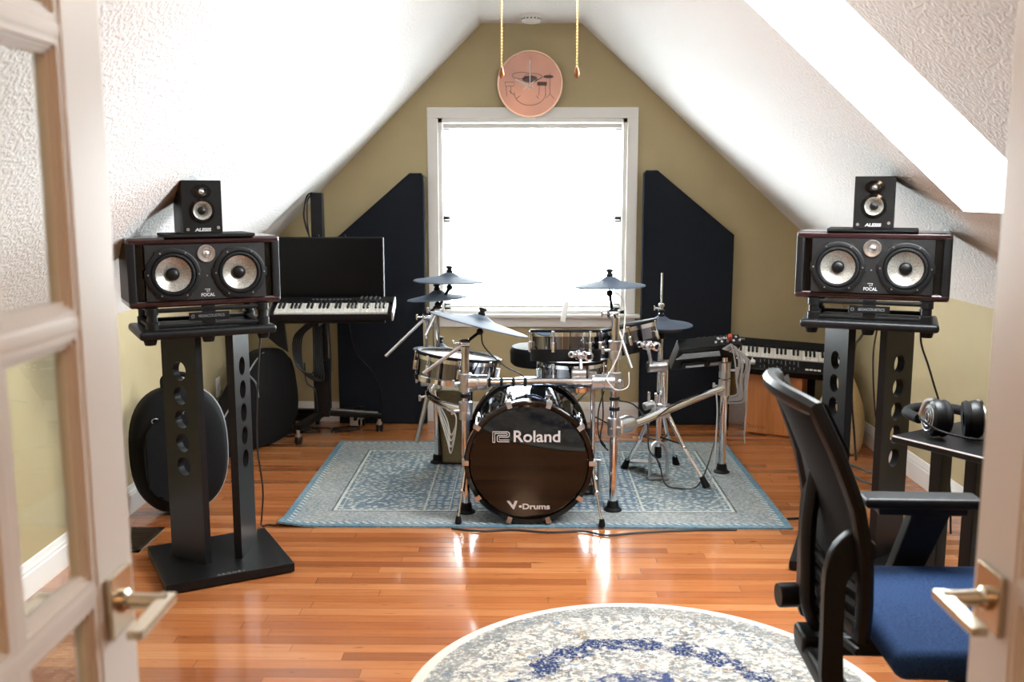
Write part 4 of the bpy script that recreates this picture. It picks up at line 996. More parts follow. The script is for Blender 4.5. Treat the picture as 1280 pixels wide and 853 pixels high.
tag(B().prism([(-0.012, 0), (0.012, 0), (0.016, 0.10), (0.0, 0.115), (-0.014, 0.10)], 0.03, Matrix.Translation((0.195, 5.10, 0.905)) @ Matrix.Rotation(R(78), 4, 'X') @ Matrix.Rotation(R(-12), 4, 'Z'), bev=0.004).build('pad_sensor', M['white']), 'small pale sensor clip standing up behind the front rack tom', 'sensor')
bpy.data.objects['pad_sensor'].location = (0, 0, -0.08)
# throne
th_ = T('drum_throne', 'black round drum throne seat half hidden behind the rack tom', 'stool', (0.09, 5.50, 0.009))
B().lathe([(0, 0.52), (0.16, 0.52), (0.175, 0.535), (0.178, 0.60), (0.165, 0.625), (0.10, 0.632), (0, 0.632)], n=40).build('seat', M['bag'], th_)
B().cyl((0, 0, 0.16), (0, 0, 0.525), 0.016, n=14).build('post', M['chrome'], th_)
for i in range(3):
    a = 2 * PI * i / 3 + 0.5; lg = B().tube([(0.012 * math.cos(a), 0.012 * math.sin(a), 0.34), (0.26 * math.cos(a), 0.26 * math.sin(a), 0.02)], 0.010, 8).build('leg', M['chrome'], th_)
    B().sph((0.26 * math.cos(a), 0.26 * math.sin(a), 0.018), 0.018, 10).build('rubber_foot', M['rubber'], lg)
# khaki bin
kb_ = T('fabric_bin', 'tall khaki fabric bin behind the left side of the drum kit', 'bin', (-0.385, 5.30, 0.009))
b = B(); b.box((0, 0, 0.215), (0.185, 0.18, 0.42), bev=0.02, seg=3)
for v in b.bm.verts: k_ = 0.80 + 0.24 * v.co.z / 0.43; v.co.x *= k_; v.co.y *= k_
b.build('bin_body', M['khaki'], kb_)
b = B()
for s in (-1, 1): b.tube([(s * 0.074, -0.073, 0.006), (s * 0.095, -0.094, 0.42)], 0.004, 6)
b.tube([(-0.074, -0.074, 0.012), (0.074, -0.074, 0.012)], 0.004, 6); b.build('binding', M['bag'], kb_)

# ---- cymbals
def cymbal(label, c, r, tilt, name='cymbal', bell=0.25, th=0.012, group='grey cymbal pads'):
    t = T(name, label, 'cymbal', c, (R(tilt[0]), R(tilt[1]), 0), group)
    rb = r * bell
    B().lathe([(0.008, 0.030), (rb * 0.5, 0.028), (rb, 0.014), (rb * 1.25, 0.008), (r * 0.7, -0.004), (r * 0.97, -0.012), (r, -0.015), (r, -0.019), (r * 0.96, -0.0195), (r * 0.5, -0.010), (rb, -0.004), (0.008, 0.010), (0.008, 0.030)], n=56).build('plate', M['cymbal'], t)
    B().lathe([(0, -0.022), (r * 0.36, -0.020), (r * 0.40, -0.010), (0, 0.0)], n=32).build('sensor_housing', M['black'], t)
    B().lathe([(0.016, 0.029), (0.017, 0.040), (0.012, 0.043), (0.012, 0.050), (0.018, 0.053), (0.018, 0.061), (0.012, 0.064), (0, 0.064)], n=18).build('wing_nut', M['rubber'], t)
    return t
cymbal('flat grey crash cymbal pad, topmost at the left of the kit', (-0.403, 5.17, 1.052), 0.192, (-0.5, 1.2))
cymbal('small grey splash cymbal pad just below the topmost left one', (-0.475, 5.25, 0.950), 0.166, (-1.5, -4.0))
cymbal('large grey ride cymbal pad sloping down toward the bass drum', (-0.213, 4.53, 0.905), 0.238, (-5, 14.5))
cymbal('grey crash cymbal pad on the tall right rack post', (0.398, 4.60, 1.080), 0.168, (-1.0, -1.5))
cymbal('dark grey cymbal pad low behind the floor tom', (-0.475, 5.33, 0.650), 0.145, (-2, 5))
# boom arms: post, boom rod, tilter
def boom(label, post, pivot, tip, tail, group='cymbal boom arms'):
    post, pivot, tip, tail = map(Vector, (post, pivot, tip, tail))
    t = T('cymbal_boom', label, 'cymbal boom', post, 0, group)
    B().cyl(post, pivot, 0.0115, n=14).build('post', M['chrome'], t, world=True)
    b = B(); b.cyl(tail, pivot, 0.0085, n=12); b.build('boom_rod', M['steel'], t, world=True)
    b = B(); b.lathe([(0.018, -0.022), (0.021, -0.016), (0.021, 0.016), (0.018, 0.022)], pivot, (1, 0.3, 0), 16); b.cyl(pivot, pivot + Vector((-0.05, -0.02, 0.0)), 0.006, n=10); b.box(pivot + Vector((-0.052, -0.02, 0)), (0.008, 0.012, 0.032), bev=0.002)
    b.build('tilter', M['chrome'], t, world=True)
    b = B(); b.cyl(pivot, tip - Vector((0, 0, 0.05)), 0.0075, n=10); b.sph(tip - Vector((0, 0, 0.05)), 0.017, 12); b.build('elbow', M['black'], t, world=True)
    B().cyl(tip - Vector((0, 0, 0.05)), tip + Vector((0, 0, 0.02)), 0.0045, n=10).build('spindle', M['black'], t, world=True)
    return t
boom('chrome boom arm of the topmost left cymbal pad', (-0.487, 5.285, 0.83), (-0.478, 5.27, 0.87), (-0.403, 5.17, 1.052), (-0.54, 5.22, 0.735))
boom('chrome boom arm with long rod jutting left of kit', (-0.545, 5.27, 0.80), (-0.535, 5.25, 0.835), (-0.475, 5.25, 0.950), (-0.755, 5.19, 0.625))
boom('chrome boom arm under the large sloping ride cymbal pad', (-0.277, 4.43, 0.79), (-0.28, 4.44, 0.812), (-0.213, 4.53, 0.905), (-0.472, 4.44, 0.672))
boom('chrome boom arm on the tall right rack post', (0.417, 4.47, 0.92), (0.405, 4.50, 0.945), (0.398, 4.60, 1.080), (0.49, 4.44, 0.70))

# ---- hi-hat
hx_, hy_ = 0.700, 5.0
hh = T('hi_hat_stand', 'chrome hi-hat stand with pedal on the right of the kit', 'hi-hat stand', (hx_, hy_, 0.009))
B().cyl((0, 0, 0.08), (0, 0, 0.79), 0.0145, n=16).build('tube', M['chrome'], hh)
B().cyl((0, 0, 0.78), (0, 0, 1.085), 0.0048, n=10).build('pull_rod', M['chrome'], hh)
b = B(); b.lathe([(0.014, 0.855), (0.014, 0.875), (0.010, 0.88), (0.010, 0.91), (0.016, 0.913), (0.016, 0.925), (0.008, 0.93)], n=16); b.cyl((0, 0, 0.90), (-0.035, -0.01, 0.905), 0.005, n=8); b.box((-0.036, -0.01, 0.905), (0.006, 0.01, 0.026), bev=0.002); b.build('clutch', M['chrome'], hh)
B().lathe([(0.02, 0.745), (0.026, 0.75), (0.026, 0.79), (0.034, 0.792), (0.034, 0.80), (0, 0.80)], n=20).build('seat_cup', M['black'], hh)
for i, (fx, fy_) in enumerate(((0.215, -0.165), (-0.148, 0.175), (0.13, 0.25))):
    for o_ in (-0.009, 0.009):
        pass
    b = B(); n_ = Vector((-fy_, fx, 0)).normalized() * 0.010
    mid = Vector((fx * 0.55, fy_ * 0.55, 0.19))
    b.cyl(Vector((fx * 0.09, fy_ * 0.09, 0.40)), mid, 0.0115, n=10)
    for s in (-1, 1): b.cyl(mid + n_ * s * 0.6, Vector((fx, fy_, 0.03)) + n_ * s * 0.6, 0.0065, n=8)
    b.sph(mid, 0.014, 10)
    lg = b.build('leg', M['chrome'], hh)
    B().cyl((fx * 1.06, fy_ * 1.06, 0.001), (fx * 0.95, fy_ * 0.95, 0.055), 0.021, 0.014, 12).build('rubber_foot', M['rubber'], lg)
    B().cyl((0, 0, 0.225 - 0.02 * i), (fx * 0.52, fy_ * 0.52, 0.205), 0.005, n=8).build('brace', M['black'], hh)
b = B()
for p in ([(-0.045, -0.03, 0.02), (-0.045, -0.03, 0.14), (-0.02, -0.01, 0.19), (0.02, -0.01, 0.19), (0.045, -0.03, 0.14), (0.045, -0.03, 0.02)],): b.tube(p, 0.009, 8, k=3)
b.box((0, -0.03, 0.012), (0.11, 0.05, 0.014), bev=0.004); b.build('pedal_frame', M['steel'], hh)
fb = B().box((-0.06, 0.12, 0.055), (0.085, 0.28, 0.010), rot=Matrix.Rotation(R(28), 4, 'Z') @ Matrix.Rotation(R(-12), 4, 'X'), bev=0.003).build('footboard', M['steel'], hh)
B().lathe([(0.02, 0.40), (0.024, 0.405), (0.024, 0.455), (0.02, 0.46)], n=18).build('collar', M['chrome'], hh)
B().lathe([(0.016, 0.11), (0.020, 0.115), (0.018, 0.17), (0.012, 0.175)], n=14).build('spring_box', M['black'], hh)
cymbal('grey top hi-hat cymbal pad on the hi-hat rod', (hx_, hy_, 0.842), 0.162, (1.5, 0), 'hi_hat_cymbal', 0.26)
cymbal_b = T('hi_hat_cymbal', 'dark lower hi-hat cymbal pad under the top one', 'cymbal', (hx_, hy_, 0.812), (R(1.5), 0, 0), 'grey cymbal pads')
B().lathe([(0, 0.004), (0.09, 0.006), (0.15, 0.012), (0.152, 0.008), (0.09, -0.006), (0.03, -0.010), (0, -0.010)], n=48).build('plate', M['black'], cymbal_b)
B().lathe([(0.03, -0.008), (0.10, -0.004), (0.115, 0.0), (0.11, -0.012), (0.04, -0.018)], n=32).build('sensor_ring', M['cymbal'], cymbal_b)

# ---- bass drum pedal
bp = T('bass_drum_pedal', 'black bass drum pedal on the rug behind the bass drum', 'pedal', (0.32, 4.74, 0.009))
B().box((0, 0.10, 0.012), (0.095, 0.30, 0.012), bev=0.003).build('base_plate', M['black'], bp)
B().box((0, 0.12, 0.07), (0.075, 0.27, 0.010), rot=(R(14), 0, 0), bev=0.003).build('footboard', M['blacksatin'], bp)
b = B()
for s in (-1, 1): b.cyl((s * 0.05, 0, 0.015), (s * 0.05, 0, 0.17), 0.010, n=10)
b.cyl((-0.05, 0, 0.165), (0.05, 0, 0.165), 0.008, n=10); b.build('pedal_frame', M['steel'], bp)
b = B(); b.cyl((0, 0, 0.165), (0, -0.03, 0.32), 0.005, n=8); b.cyl((0, -0.06, 0.325), (0, 0.0, 0.315), 0.022, n=14); b.build('beater', M['rubber'], bp)

# ---- sound module on the right rear leg
md = T('drum_sound_module', 'black drum sound module with silver flap on the right rack leg', 'sound module', (0.945, 5.10, 0.665), (R(-38), R(-4), R(8)))
B().box((0, 0, 0), (0.335, 0.235, 0.062), bev=0.008).build('housing', M['black'], md)
B().box((0, -0.005, 0.033), (0.31, 0.20, 0.006), bev=0.002).build('control_panel', M['blacksatin'], md)
B().prism([(-0.165, -0.02), (-0.14, 0.035), (0.055, 0.035), (0.075, -0.02)], 0.004, Matrix.Translation((0, -0.04, -0.035)) @ Matrix.Rotation(PI, 4, 'X'), bev=0.001).build('rear_flap', M['alu'], md)
b = B(); b.box((-0.05, 0.055, -0.037), (0.14, 0.045, 0.012), bev=0.005); b.build('mount_plate', M['blacksatin'], md)
b = B(); b.tube([(-0.10, 0.055, -0.045), (0.0, 0.055, -0.045)], 0.008, 8); b.box((0.06, 0.06, -0.041), (0.05, 0.022, 0.012), bev=0.003); b.build('handle', M['steel'], md)
b = B()
for i in range(9): b.cyl((0.03 + 0.016 * i, -0.112, -0.01 + 0.02 * (i % 2)), (0.03 + 0.016 * i, -0.128, -0.01 + 0.02 * (i % 2)), 0.006, n=10)
b.build('socket', M['steel'], md)
b = B()
for i in range(6): b.lathe([(0.008, 0), (0.008, 0.014), (0, 0.014)], (-0.04 + 0.03 * i, -0.08, 0.035), n=12)
for i in range(5): b.lathe([(0.011, 0), (0.010, 0.012), (0, 0.012)], (0.02 + 0.028 * i, -0.03, 0.035), n=14)
b.build('knob', M['blacksatin'], md)
B().cyl((0.115, -0.11, 0.0), (0.10, -0.16, 0.004), 0.010, n=12).build('plug', M['red'], md)
text_part('lettering', 'Roland', 0.02, Matrix.Translation((0.07, -0.119, 0.012)) @ FRONT, M['silver'], md, 0.0003, 0.0003)
B().cyl((1.06, 5.115, 0.57), (1.055, 5.11, 0.64), 0.017, n=14).build('mount_post', M['chrome'], md, world=True)
# snake of grey trigger cables
b = B()
rs = random.Random(4)
for i in range(9):
    o = 0.0125 * i; q = lambda: rs.uniform(-0.008, 0.008)
    b.tube([(1.02 + 0.008 * i, 5.0 + q(), 0.70 - 0.003 * i), (1.065 + o * 0.5 + q(), 4.985 + q(), 0.725 - 0.006 * i + q()), (1.090 + o * 0.70 + q(), 4.985 + q(), 0.63 + q()), (1.092 + o * 0.60 + q(), 4.99 + q(), 0.53 + q()), (1.105 + o * 0.35, 5.0 + q(), 0.465 - o * 0.35 + q()), (1.07, 5.03 + 0.004 * i, 0.445 - o * 0.45)], 0.0040, 6, k=7)
tag(b.build('cable_snake', M['greycable']), 'bundle of grey cables looping from the sound module', 'cable bundle')
loop_cable('trigger_cable', [(1.15, 4.99, 0.50), (1.15, 4.985, 0.38), (1.145, 4.985, 0.26), (1.15, 4.985, 0.20)], 0.0035, M['greycable'], 'single grey cable dangling straight below the cable bundle')
loop_cable('trigger_cable', [(0.99, 4.97, 0.47), (0.99, 4.93, 0.38), (0.98, 4.90, 0.22), (0.965, 4.86, 0.12), (0.95, 4.84, 0.02), (0.97, 4.80, 0.012)], 0.004, M['greycable'], 'grey cable hanging beside the rear right rack leg')
BC = [
 ('black cable running from the ride cymbal to the bass drum', [(-0.205, 4.50, 0.85), (-0.19, 4.48, 0.79), (-0.10, 4.50, 0.70), (-0.03, 4.52, 0.66), (0.01, 4.50, 0.63)]),
 ('black cable arcing from right rack clamp to the hi-hat pedal', [(0.44, 4.47, 0.54), (0.52, 4.55, 0.50), (0.60, 4.70, 0.38), (0.63, 4.84, 0.21), (0.68, 4.90, 0.14), (0.70, 4.92, 0.09)]),
 ('black cable lying from hi-hat pedal across to its rubber foot', [(0.70, 4.94, 0.11), (0.72, 4.86, 0.02), (0.78, 4.80, 0.014), (0.87, 4.82, 0.014), (0.93, 4.86, 0.10), (1.0, 4.97, 0.27), (1.05, 5.08, 0.42)]),
 ('black cable draped along the right curved rack bar', [(0.33, 4.52, 0.45), (0.44, 4.55, 0.40), (0.60, 4.65, 0.40), (0.72, 4.77, 0.44), (0.80, 4.86, 0.46)]),
 ('black cable hanging by the bass drum right side', [(0.37, 4.5, 0.58), (0.345, 4.5, 0.48), (0.35, 4.52, 0.36), (0.385, 4.55, 0.30)]),
 ('second black cable hanging by the bass drum right side', [(0.36, 4.52, 0.60), (0.37, 4.53, 0.45), (0.36, 4.55, 0.33), (0.40, 4.58, 0.27)]),
]
for lab, p in BC: loop_cable('trigger_cable', p, 0.0038, M['cable'], lab)
b = B()
b.tube([(0.405, 4.57, 1.05), (0.46, 4.54, 1.0), (0.455, 4.45, 0.90), (0.435, 4.44, 0.78), (0.40, 4.43, 0.70), (0.37, 4.42, 0.655)], 0.003, 6, k=6)
b.tube([(0.37, 4.42, 0.65), (0.42, 4.425, 0.60), (0.475, 4.43, 0.615), (0.478, 4.44, 0.68)], 0.003, 6, k=6)
tag(b.build('trigger_cable', M['whitecable']), 'white cable winding down the tall right rack post', 'cable')
b = B()
for i in range(4): b.tube([(-0.50, 5.23, 0.48), (-0.47, 5.05, 0.43 - 0.01 * i), (-0.40, 4.85, 0.36 - 0.035 * i), (-0.37, 4.75, 0.30 - 0.03 * i), (-0.34, 4.7, 0.40), (-0.39, 4.72, 0.47 - 0.01 * i)], 0.0035, 6, k=6)
tag(b.build('trigger_cable', M['whitecable']), 'white cables looped low on the left side of the rack', 'cable')
loop_cable('floor_cable', [(-0.33, 4.21, 0.006), (-0.2, 4.175, 0.006), (-0.06, 4.195, 0.006), (0.10, 4.165, 0.006), (0.26, 4.18, 0.006), (0.36, 4.13, 0.006), (0.50, 4.165, 0.006), (0.76, 4.205, 0.006), (0.95, 4.212, 0.006)], 0.005, M['cable'], 'black cable lying along the front edge of the blue rug')
loop_cable('floor_cable', [(1.215, 4.365, 0.006), (1.27, 4.375, 0.005), (1.33, 4.39, 0.005), (1.42, 4.40, 0.005)], 0.005, M['cable'], 'short black cable end right of the blue rug')
loop_cable('speaker_cable', [(-1.10, 4.02, 0.96), (-1.125, 4.03, 0.75), (-1.15, 4.06, 0.45), (-1.15, 4.12, 0.22), (-1.17, 4.16, 0.08), (-1.19, 4.22, 0.012), (-1.165, 4.25, 0.006), (-1.13, 4.235, 0.006)], 0.004, M['cable'], 'black cable running from the left speaker stand to the rug corner')

# ------------------------------------------------------------------ back right: keyboard, stand, cajon, canvas bag
sk, SKW = keyboard('synthesizer', (1.625, 6.015, 0.478), (R(14), R(3.2), R(-9)), 27, 0.0245, 'black synthesizer with slider panel against the back wall on the right', 0.085)
for ch in list(sk.children): pass
sk.rotation_euler = (R(36), R(3.2), R(-11)); sk.location.z += 0.012
# control section on the side nearest the camera
cp = B().box((0, -0.128, 0.026), (SKW, 0.105, 0.050), bev=0.004).build('front_panel', M['black'], sk)
b = B()
for i in range(10): b.box((-0.16 + 0.025 * i, -0.126, 0.0525), (0.005, 0.07, 0.003))
b.build('slider_slot', M['dimprint'], sk)
b = B()
for i in range(10): b.box((-0.16 + 0.025 * i, -0.138 + 0.012 * math.sin(i * 1.9), 0.058), (0.012, 0.016, 0.012), bev=0.002)
b.build('slider', M['blacksatin'], sk)
for x in (-0.265, -0.205):
    B().lathe([(0.016, 0), (0.015, 0.016), (0, 0.017)], (x, -0.128, 0.051), n=20).build('knob', M['white'], sk)
    B().box((x - 0.006, -0.108, 0.060), (0.006, 0.03, 0.010), rot=(0, 0, 0.5 if x < -0.23 else -0.2), bev=0.002).build('pointer', M['white'], sk)
b = B()
for i in range(4): b.box((0.115 + 0.024 * i, -0.150, 0.053), (0.019, 0.012, 0.006), bev=0.002)
for x, y in ((0.232, -0.12), (0.232, -0.15), (0.265, -0.125), (0.29, -0.125), (-0.30, -0.10), (-0.285, -0.12)): b.box((x, y, 0.053), (0.012, 0.01, 0.006), bev=0.002)
b.build('button', M['white'], sk)
b = B()
for i in range(4): b.lathe([(0.005, 0), (0.005, 0.010), (0, 0.010)], (-0.30 + 0.012 * i, 0.05, 0.066), n=10)
b.build('joystick', M['steel'], sk)
ks = T('keyboard_stand', 'black square-legged keyboard stand behind the wooden cajon', 'keyboard stand', (1.62, 6.07, 0))
for x, y in ((-0.33, 0.13), (0.205, 0.09), (0.33, 0.02)): B().box((x, y, 0.215), (0.05, 0.05, 0.43), bev=0.004).build('leg', M['powder'], ks)
B().box((0.0, 0.08, 0.415), (0.70, 0.05, 0.035), rot=(0, 0, R(-9)), bev=0.004).build('cross_bar', M['powder'], ks)
cj = T('cajon', 'orange plywood cajon box drum on floor under the synthesizer', 'cajon', (1.578, 6.035, 0.0), R(-26.5))
B().box((0, 0, 0.228), (0.345, 0.17, 0.44), bev=0.004).build('body', M['cajon'], cj)
fp = B().box((0, -0.089, 0.228), (0.345, 0.008, 0.44), bev=0.002).build('front_plate', M['cajon'], cj)
for x in (-0.13, 0.13):
    for y in (-0.06, 0.06): B().cyl((x, y, 0), (x, y, 0.009), 0.015, n=12).build('rubber_foot', M['rubber'], cj)
b = B(); b.stroke([(-0.155 + 0.0035 * i, 0.052 + 0.008 * math.sin(i * 1.15) * (1 if i > 5 else 1.8)) for i in range(34)], 0.0022, Matrix.Translation((0, -0.0932, 0)) @ FRONT, 0.0004)
b.stroke([(-0.15, 0.040), (-0.04, 0.043)], 0.002, Matrix.Translation((0, -0.0932, 0)) @ FRONT, 0.0004); b.build('script_mark', M['etch'], fp, smooth=False)
gb = T('canvas_bag', 'slumped beige canvas bag in the right back corner', 'bag', (1.85, 5.66, 0.0))
b = B(); b.lathe([(0, 0.0), (0.13, 0.0), (0.145, 0.04), (0.145, 0.15), (0.13, 0.26), (0.085, 0.36), (0.05, 0.44), (0.035, 0.49), (0.02, 0.51), (0, 0.51)], n=40)
for v in b.bm.verts:
    a = math.atan2(v.co.y, v.co.x); f = 1 + 0.05 * math.sin(5 * a + v.co.z * 9) + 0.03 * math.sin(9 * a - v.co.z * 23)
    v.co.x *= f; v.co.y *= f; v.co.x += 0.10 * (v.co.z ** 2)
b.build('bag_body', M['beige'], gb)
B().tube([(-0.10, -0.09, 0.28), (-0.03, -0.11, 0.30), (0.05, -0.10, 0.29)], 0.005, 6, k=4).build('strap', M['bag'], gb)

loop_cable('speaker_cable', [(1.64, 4.03, 0.97), (1.652, 4.05, 0.88), (1.70, 4.08, 0.78), (1.735, 4.10, 0.70), (1.80, 4.12, 0.52), (1.86, 4.15, 0.2), (1.88, 4.16, 0.01)], 0.0045, M['cable'], 'black cable hanging from the right end of the stand by the wall')
loop_cable('speaker_cable', [(1.47, 4.05, 0.97), (1.60, 4.45, 0.75), (1.68, 4.6, 0.45), (1.74, 4.65, 0.30), (1.75, 4.66, 0.01)], 0.004, M['cable'], 'black cable hanging between the pillars of the right stand')
loop_cable('speaker_cable', [(1.44, 4.04, 0.97), (1.52, 4.4, 0.85), (1.70, 5.0, 0.70), (1.80, 5.3, 0.40), (1.86, 5.4, 0.15), (1.86, 5.35, 0.01)], 0.006, M['cable'], 'thicker black cable drooping behind the right stand toward corner')
b = B(); b.tube([(1.80, 5.30, 0.006), (1.88, 5.1, 0.006), (1.93, 5.0, 0.006), (1.86, 4.85, 0.006), (1.78, 4.95, 0.006), (1.74, 5.15, 0.006)], 0.006, 6, k=6)
tag(b.build('floor_cable', M['cable']), 'black cable curled on floor by the right baseboard', 'cable')

# ------------------------------------------------------------------ desk and headphones (right)
DZt = 0.71
dk = T('desk', 'black metal desk along the right wall carrying the headphones', 'desk', (1.21, 3.15, 0), R(33))
B().box((0.235, -0.40, DZt - 0.012), (0.47, 0.80, 0.024), bev=0.004).build('desk_top', M['powder'], dk)
B().tube([(0.003, 0, DZt - 0.004), (0.003, -0.8, DZt - 0.004)], 0.004, 6).build('edge_strip', M['steel'], dk)
for y in (-0.05, -0.75):
    for x in (0.20, 0.40):
        B().box((x, y, (DZt - 0.024) / 2), (0.058, 0.045, DZt - 0.026), bev=0.004).build('leg', M['powder'], dk)
    B().box((0.30, y, 0.022), (0.36, 0.05, 0.03), bev=0.004).build('foot_bar', M['powder'], dk)
B().prism([(0.19, DZt - 0.026), (0.40, DZt - 0.026), (0.40, DZt - 0.12), (0.375, DZt - 0.075), (0.34, DZt - 0.055), (0.25, DZt - 0.055), (0.215, DZt - 0.075), (0.19, DZt - 0.12)], 0.03, Matrix(((1, 0, 0, 0), (0, 0, 1, -0.065), (0, 1, 0, 0), (0, 0, 0, 1)))).build('bracket', M['powder'], dk, smooth=False)
hp = T('headphones', 'black open-back headphones lying on the black desk', 'headphones', (1.395, 3.115, DZt + 0.001), R(-8))
hp.scale = (1.22, 1.22, 1.22)
for s, yy in ((-1, 0.0), (1, 0.0)):
    ax = Vector((s, -0.15, 0.08)); o = Vector((s * 0.035, yy, 0.052))
    e_ = B().lathe([(0.036, 0.0), (0.048, 0.004), (0.051, 0.018), (0.046, 0.030), (0.030, 0.036), (0.0, 0.037)], o, ax, 32).build('ear_cup', M['black'], hp)
    B().lathe([(0.020, -0.012), (0.046, -0.014), (0.050, -0.006), (0.046, 0.004), (0.02, 0.004)], o, ax, 32).build('ear_pad', M['bag'], e_)
    b = B(); x_, y_, a_ = frame_from(ax)
    for rr_ in (0.012, 0.024, 0.036): b.tube([o + a_.normalized() * (0.0375 - 0.0002 * (rr_ * 1000) * 0.16) + (x_ * math.cos(2 * PI * i / 24) + y_ * math.sin(2 * PI * i / 24)) * rr_ for i in range(24)], 0.0015, 5, closed=True)
    b.build('grille', M['steel'], e_)
    B().tube([o + Vector((s * 0.02, 0.0, 0.050)), o + Vector((s * 0.036, 0.02, 0.040)), o + Vector((s * 0.040, 0.05, 0.0)), o + Vector((s * 0.03, 0.07, -0.02))], 0.005, 8, k=5).build('yoke', M['steel'], e_)
B().tube([(-0.075, 0.06, 0.035), (-0.09, 0.13, 0.035), (-0.06, 0.19, 0.036), (0.0, 0.215, 0.036), (0.06, 0.19, 0.036), (0.09, 0.13, 0.035), (0.075, 0.06, 0.035)], 0.014, 10, k=6, flat=1.0).build('headband', M['bag'], hp)
B().tube([(-0.072, -0.02, 0.04), (-0.10, -0.05, 0.06), (-0.06, -0.07, 0.035), (0.0, -0.075, 0.020), (0.05, -0.065, 0.012), (0.08, -0.02, 0.006), (0.14, -0.04, 0.005)], 0.003, 6, k=6).build('cord', M['blacksatin'], hp)

# ------------------------------------------------------------------ office chair
ch = T('office_chair', 'black mesh office chair with navy seat facing the desk', 'chair', (1.10, 2.325, 0.0), R(-2))
SZ = 0.455
b = B(); b.box((0.0, -0.02, SZ), (0.53, 0.54, 0.075), bev=0.030, seg=4)
for v in b.bm.verts:
    v.co.z += 0.010 * math.sin(v.co.x * 21 + v.co.y * 9) * (1 if v.co.z > SZ else 0) * 0.6 - 0.012 * max(0, 1 - (v.co.y / 0.2) ** 2) * (1 if v.co.z > SZ else 0)
b.build('seat', M['seat'], ch, ang=70)
BXT = [(-0.3, -0.352), (0.0, -0.366), (0.15, -0.368), (0.38, -0.378), (0.59, -0.403), (0.80, -0.444), (1.0, -0.488)]
def bx(v):
    for (a, p), (c, q) in zip(BXT, BXT[1:]):
        if v <= c: return p + (q - p) * (v - a) / (c - a)
    return BXT[-1][1]
def back_pt(u, v, off=0.0):
    # u -1..1 across, v 0..1 up
    hw = 0.225 + 0.03 * math.sin(min(v, 0.9) * PI) - 0.03 * max(0, v - 0.85) / 0.15
    return Vector((bx(v) + 0.035 - 0.028 * max(0, v - 0.45) / 0.55 + (0.020 + 0.028 * max(0, v - 0.45) / 0.55) * u * u + off, u * hw, 0.50 + 0.535 * v - 0.03 * u * u * max(0, v - 0.6)))
b = B(); nu, nv = 14, 18
for off in (0.0, -0.014):
    g = {(i, j): b.bm.verts.new(back_pt(-0.97 + 1.94 * i / nu, j / nv, off)) for i in range(nu + 1) for j in range(nv + 1)}
    for i in range(nu):
        for j in range(nv): b.bm.faces.new([g[i, j], g[i + 1, j], g[i + 1, j + 1], g[i, j + 1]])
b.build('backrest', M['mesh'], ch, ang=80)
edge = [back_pt(-1, j / 12) for j in range(13)] + [back_pt(-1 + 2 * i / 10, 1.0) for i in range(1, 11)] + [back_pt(1, 1 - j / 12) for j in range(1, 13)] + [back_pt(1 - 2 * i / 10, 0.0) for i in range(1, 10)]
b = B(); b.tube([p + Vector((-0.012, 0, 0)) for p in edge], 0.019, 8, closed=True, flat=1.25); b.build('back_frame', M['black'], ch)
b = B()
for off in (0.022, 0.004):
    g = {(i, j): b.bm.verts.new(back_pt(-0.95 + 1.9 * i / 10, 0.80 + 0.21 * j / 5, off)) for i in range(11) for j in range(6)}
    for i in range(10):
        for j in range(5): b.bm.faces.new([g[i, j], g[i + 1, j], g[i + 1, j + 1], g[i, j + 1]])
for i in range(10):
    pass
b.build('top_pad', M['blacksatin'], ch, ang=80)
# hooked side brackets, lumbar slats and the spine behind the back
for s in (-1, 1):
    hk = smooth_path([(x, z, 0) for x, z in ((-0.305, 0.72), (-0.355, 0.75), (-0.395, 0.715), (-0.414, 0.655), (-0.414, 0.50), (-0.408, 0.37), (-0.365, 0.36), (-0.368, 0.50), (-0.368, 0.61), (-0.355, 0.66), (-0.310, 0.675), (-0.305, 0.72))], 3)[:-1]
    B().prism([(p.x if s < 0 else -0.305 + (p.x + 0.305) * 0.5, p.y) for p in hk], 0.030, Matrix(((1, 0, 0, 0), (0, 0, 1, s * 0.222 - 0.015), (0, 1, 0, 0), (0, 0, 0, 1))), bev=0.005).build('side_bracket', M['blacksatin'], ch)
for k_ in range(5):
    v = -0.10 + 0.075 * k_
    B().tube([back_pt(-0.92 + 1.84 * i / 10, v, -0.012 - 0.02 * (1 - (2 * i / 10 - 1) ** 2)) for i in range(11)], 0.010, 6, k=2).build('lumbar_slat', M['blacksatin'], ch)
B().tube([(-0.365, 0.05, 0.83), (-0.375, 0.05, 0.76), (-0.385, 0.04, 0.66), (-0.385, 0.03, 0.55), (-0.38, 0.02, 0.46), (-0.34, 0.01, 0.40), (-0.25, 0.0, 0.385)], 0.024, 10, k=5, flat=0.8).build('spine', M['black'], ch)
B().box((-0.375, -0.085, 0.362), (0.06, 0.30, 0.05), bev=0.015, seg=3).build('bracket_bar', M['blacksatin'], ch)
B().box((-0.27, 0, 0.385), (0.28, 0.10, 0.05), bev=0.012, seg=3).build('recliner_bracket', M['black'], ch)
kn = B().lathe([(0, 0), (0.030, 0), (0.032, 0.004), (0.032, 0.045), (0.030, 0.05), (0, 0.05)], (-0.395, 0.085, 0.465), (-1, -0.12, 0), 24).build('tension_knob', M['blacksatin'], ch)
B().cyl((-0.39, 0.085, 0.465), (-0.30, 0.05, 0.42), 0.024, n=14).build('knob_arm', M['black'], ch)
B().box((0.0, 0, 0.40), (0.26, 0.20, 0.05), bev=0.012, seg=3).build('mechanism', M['black'], ch)
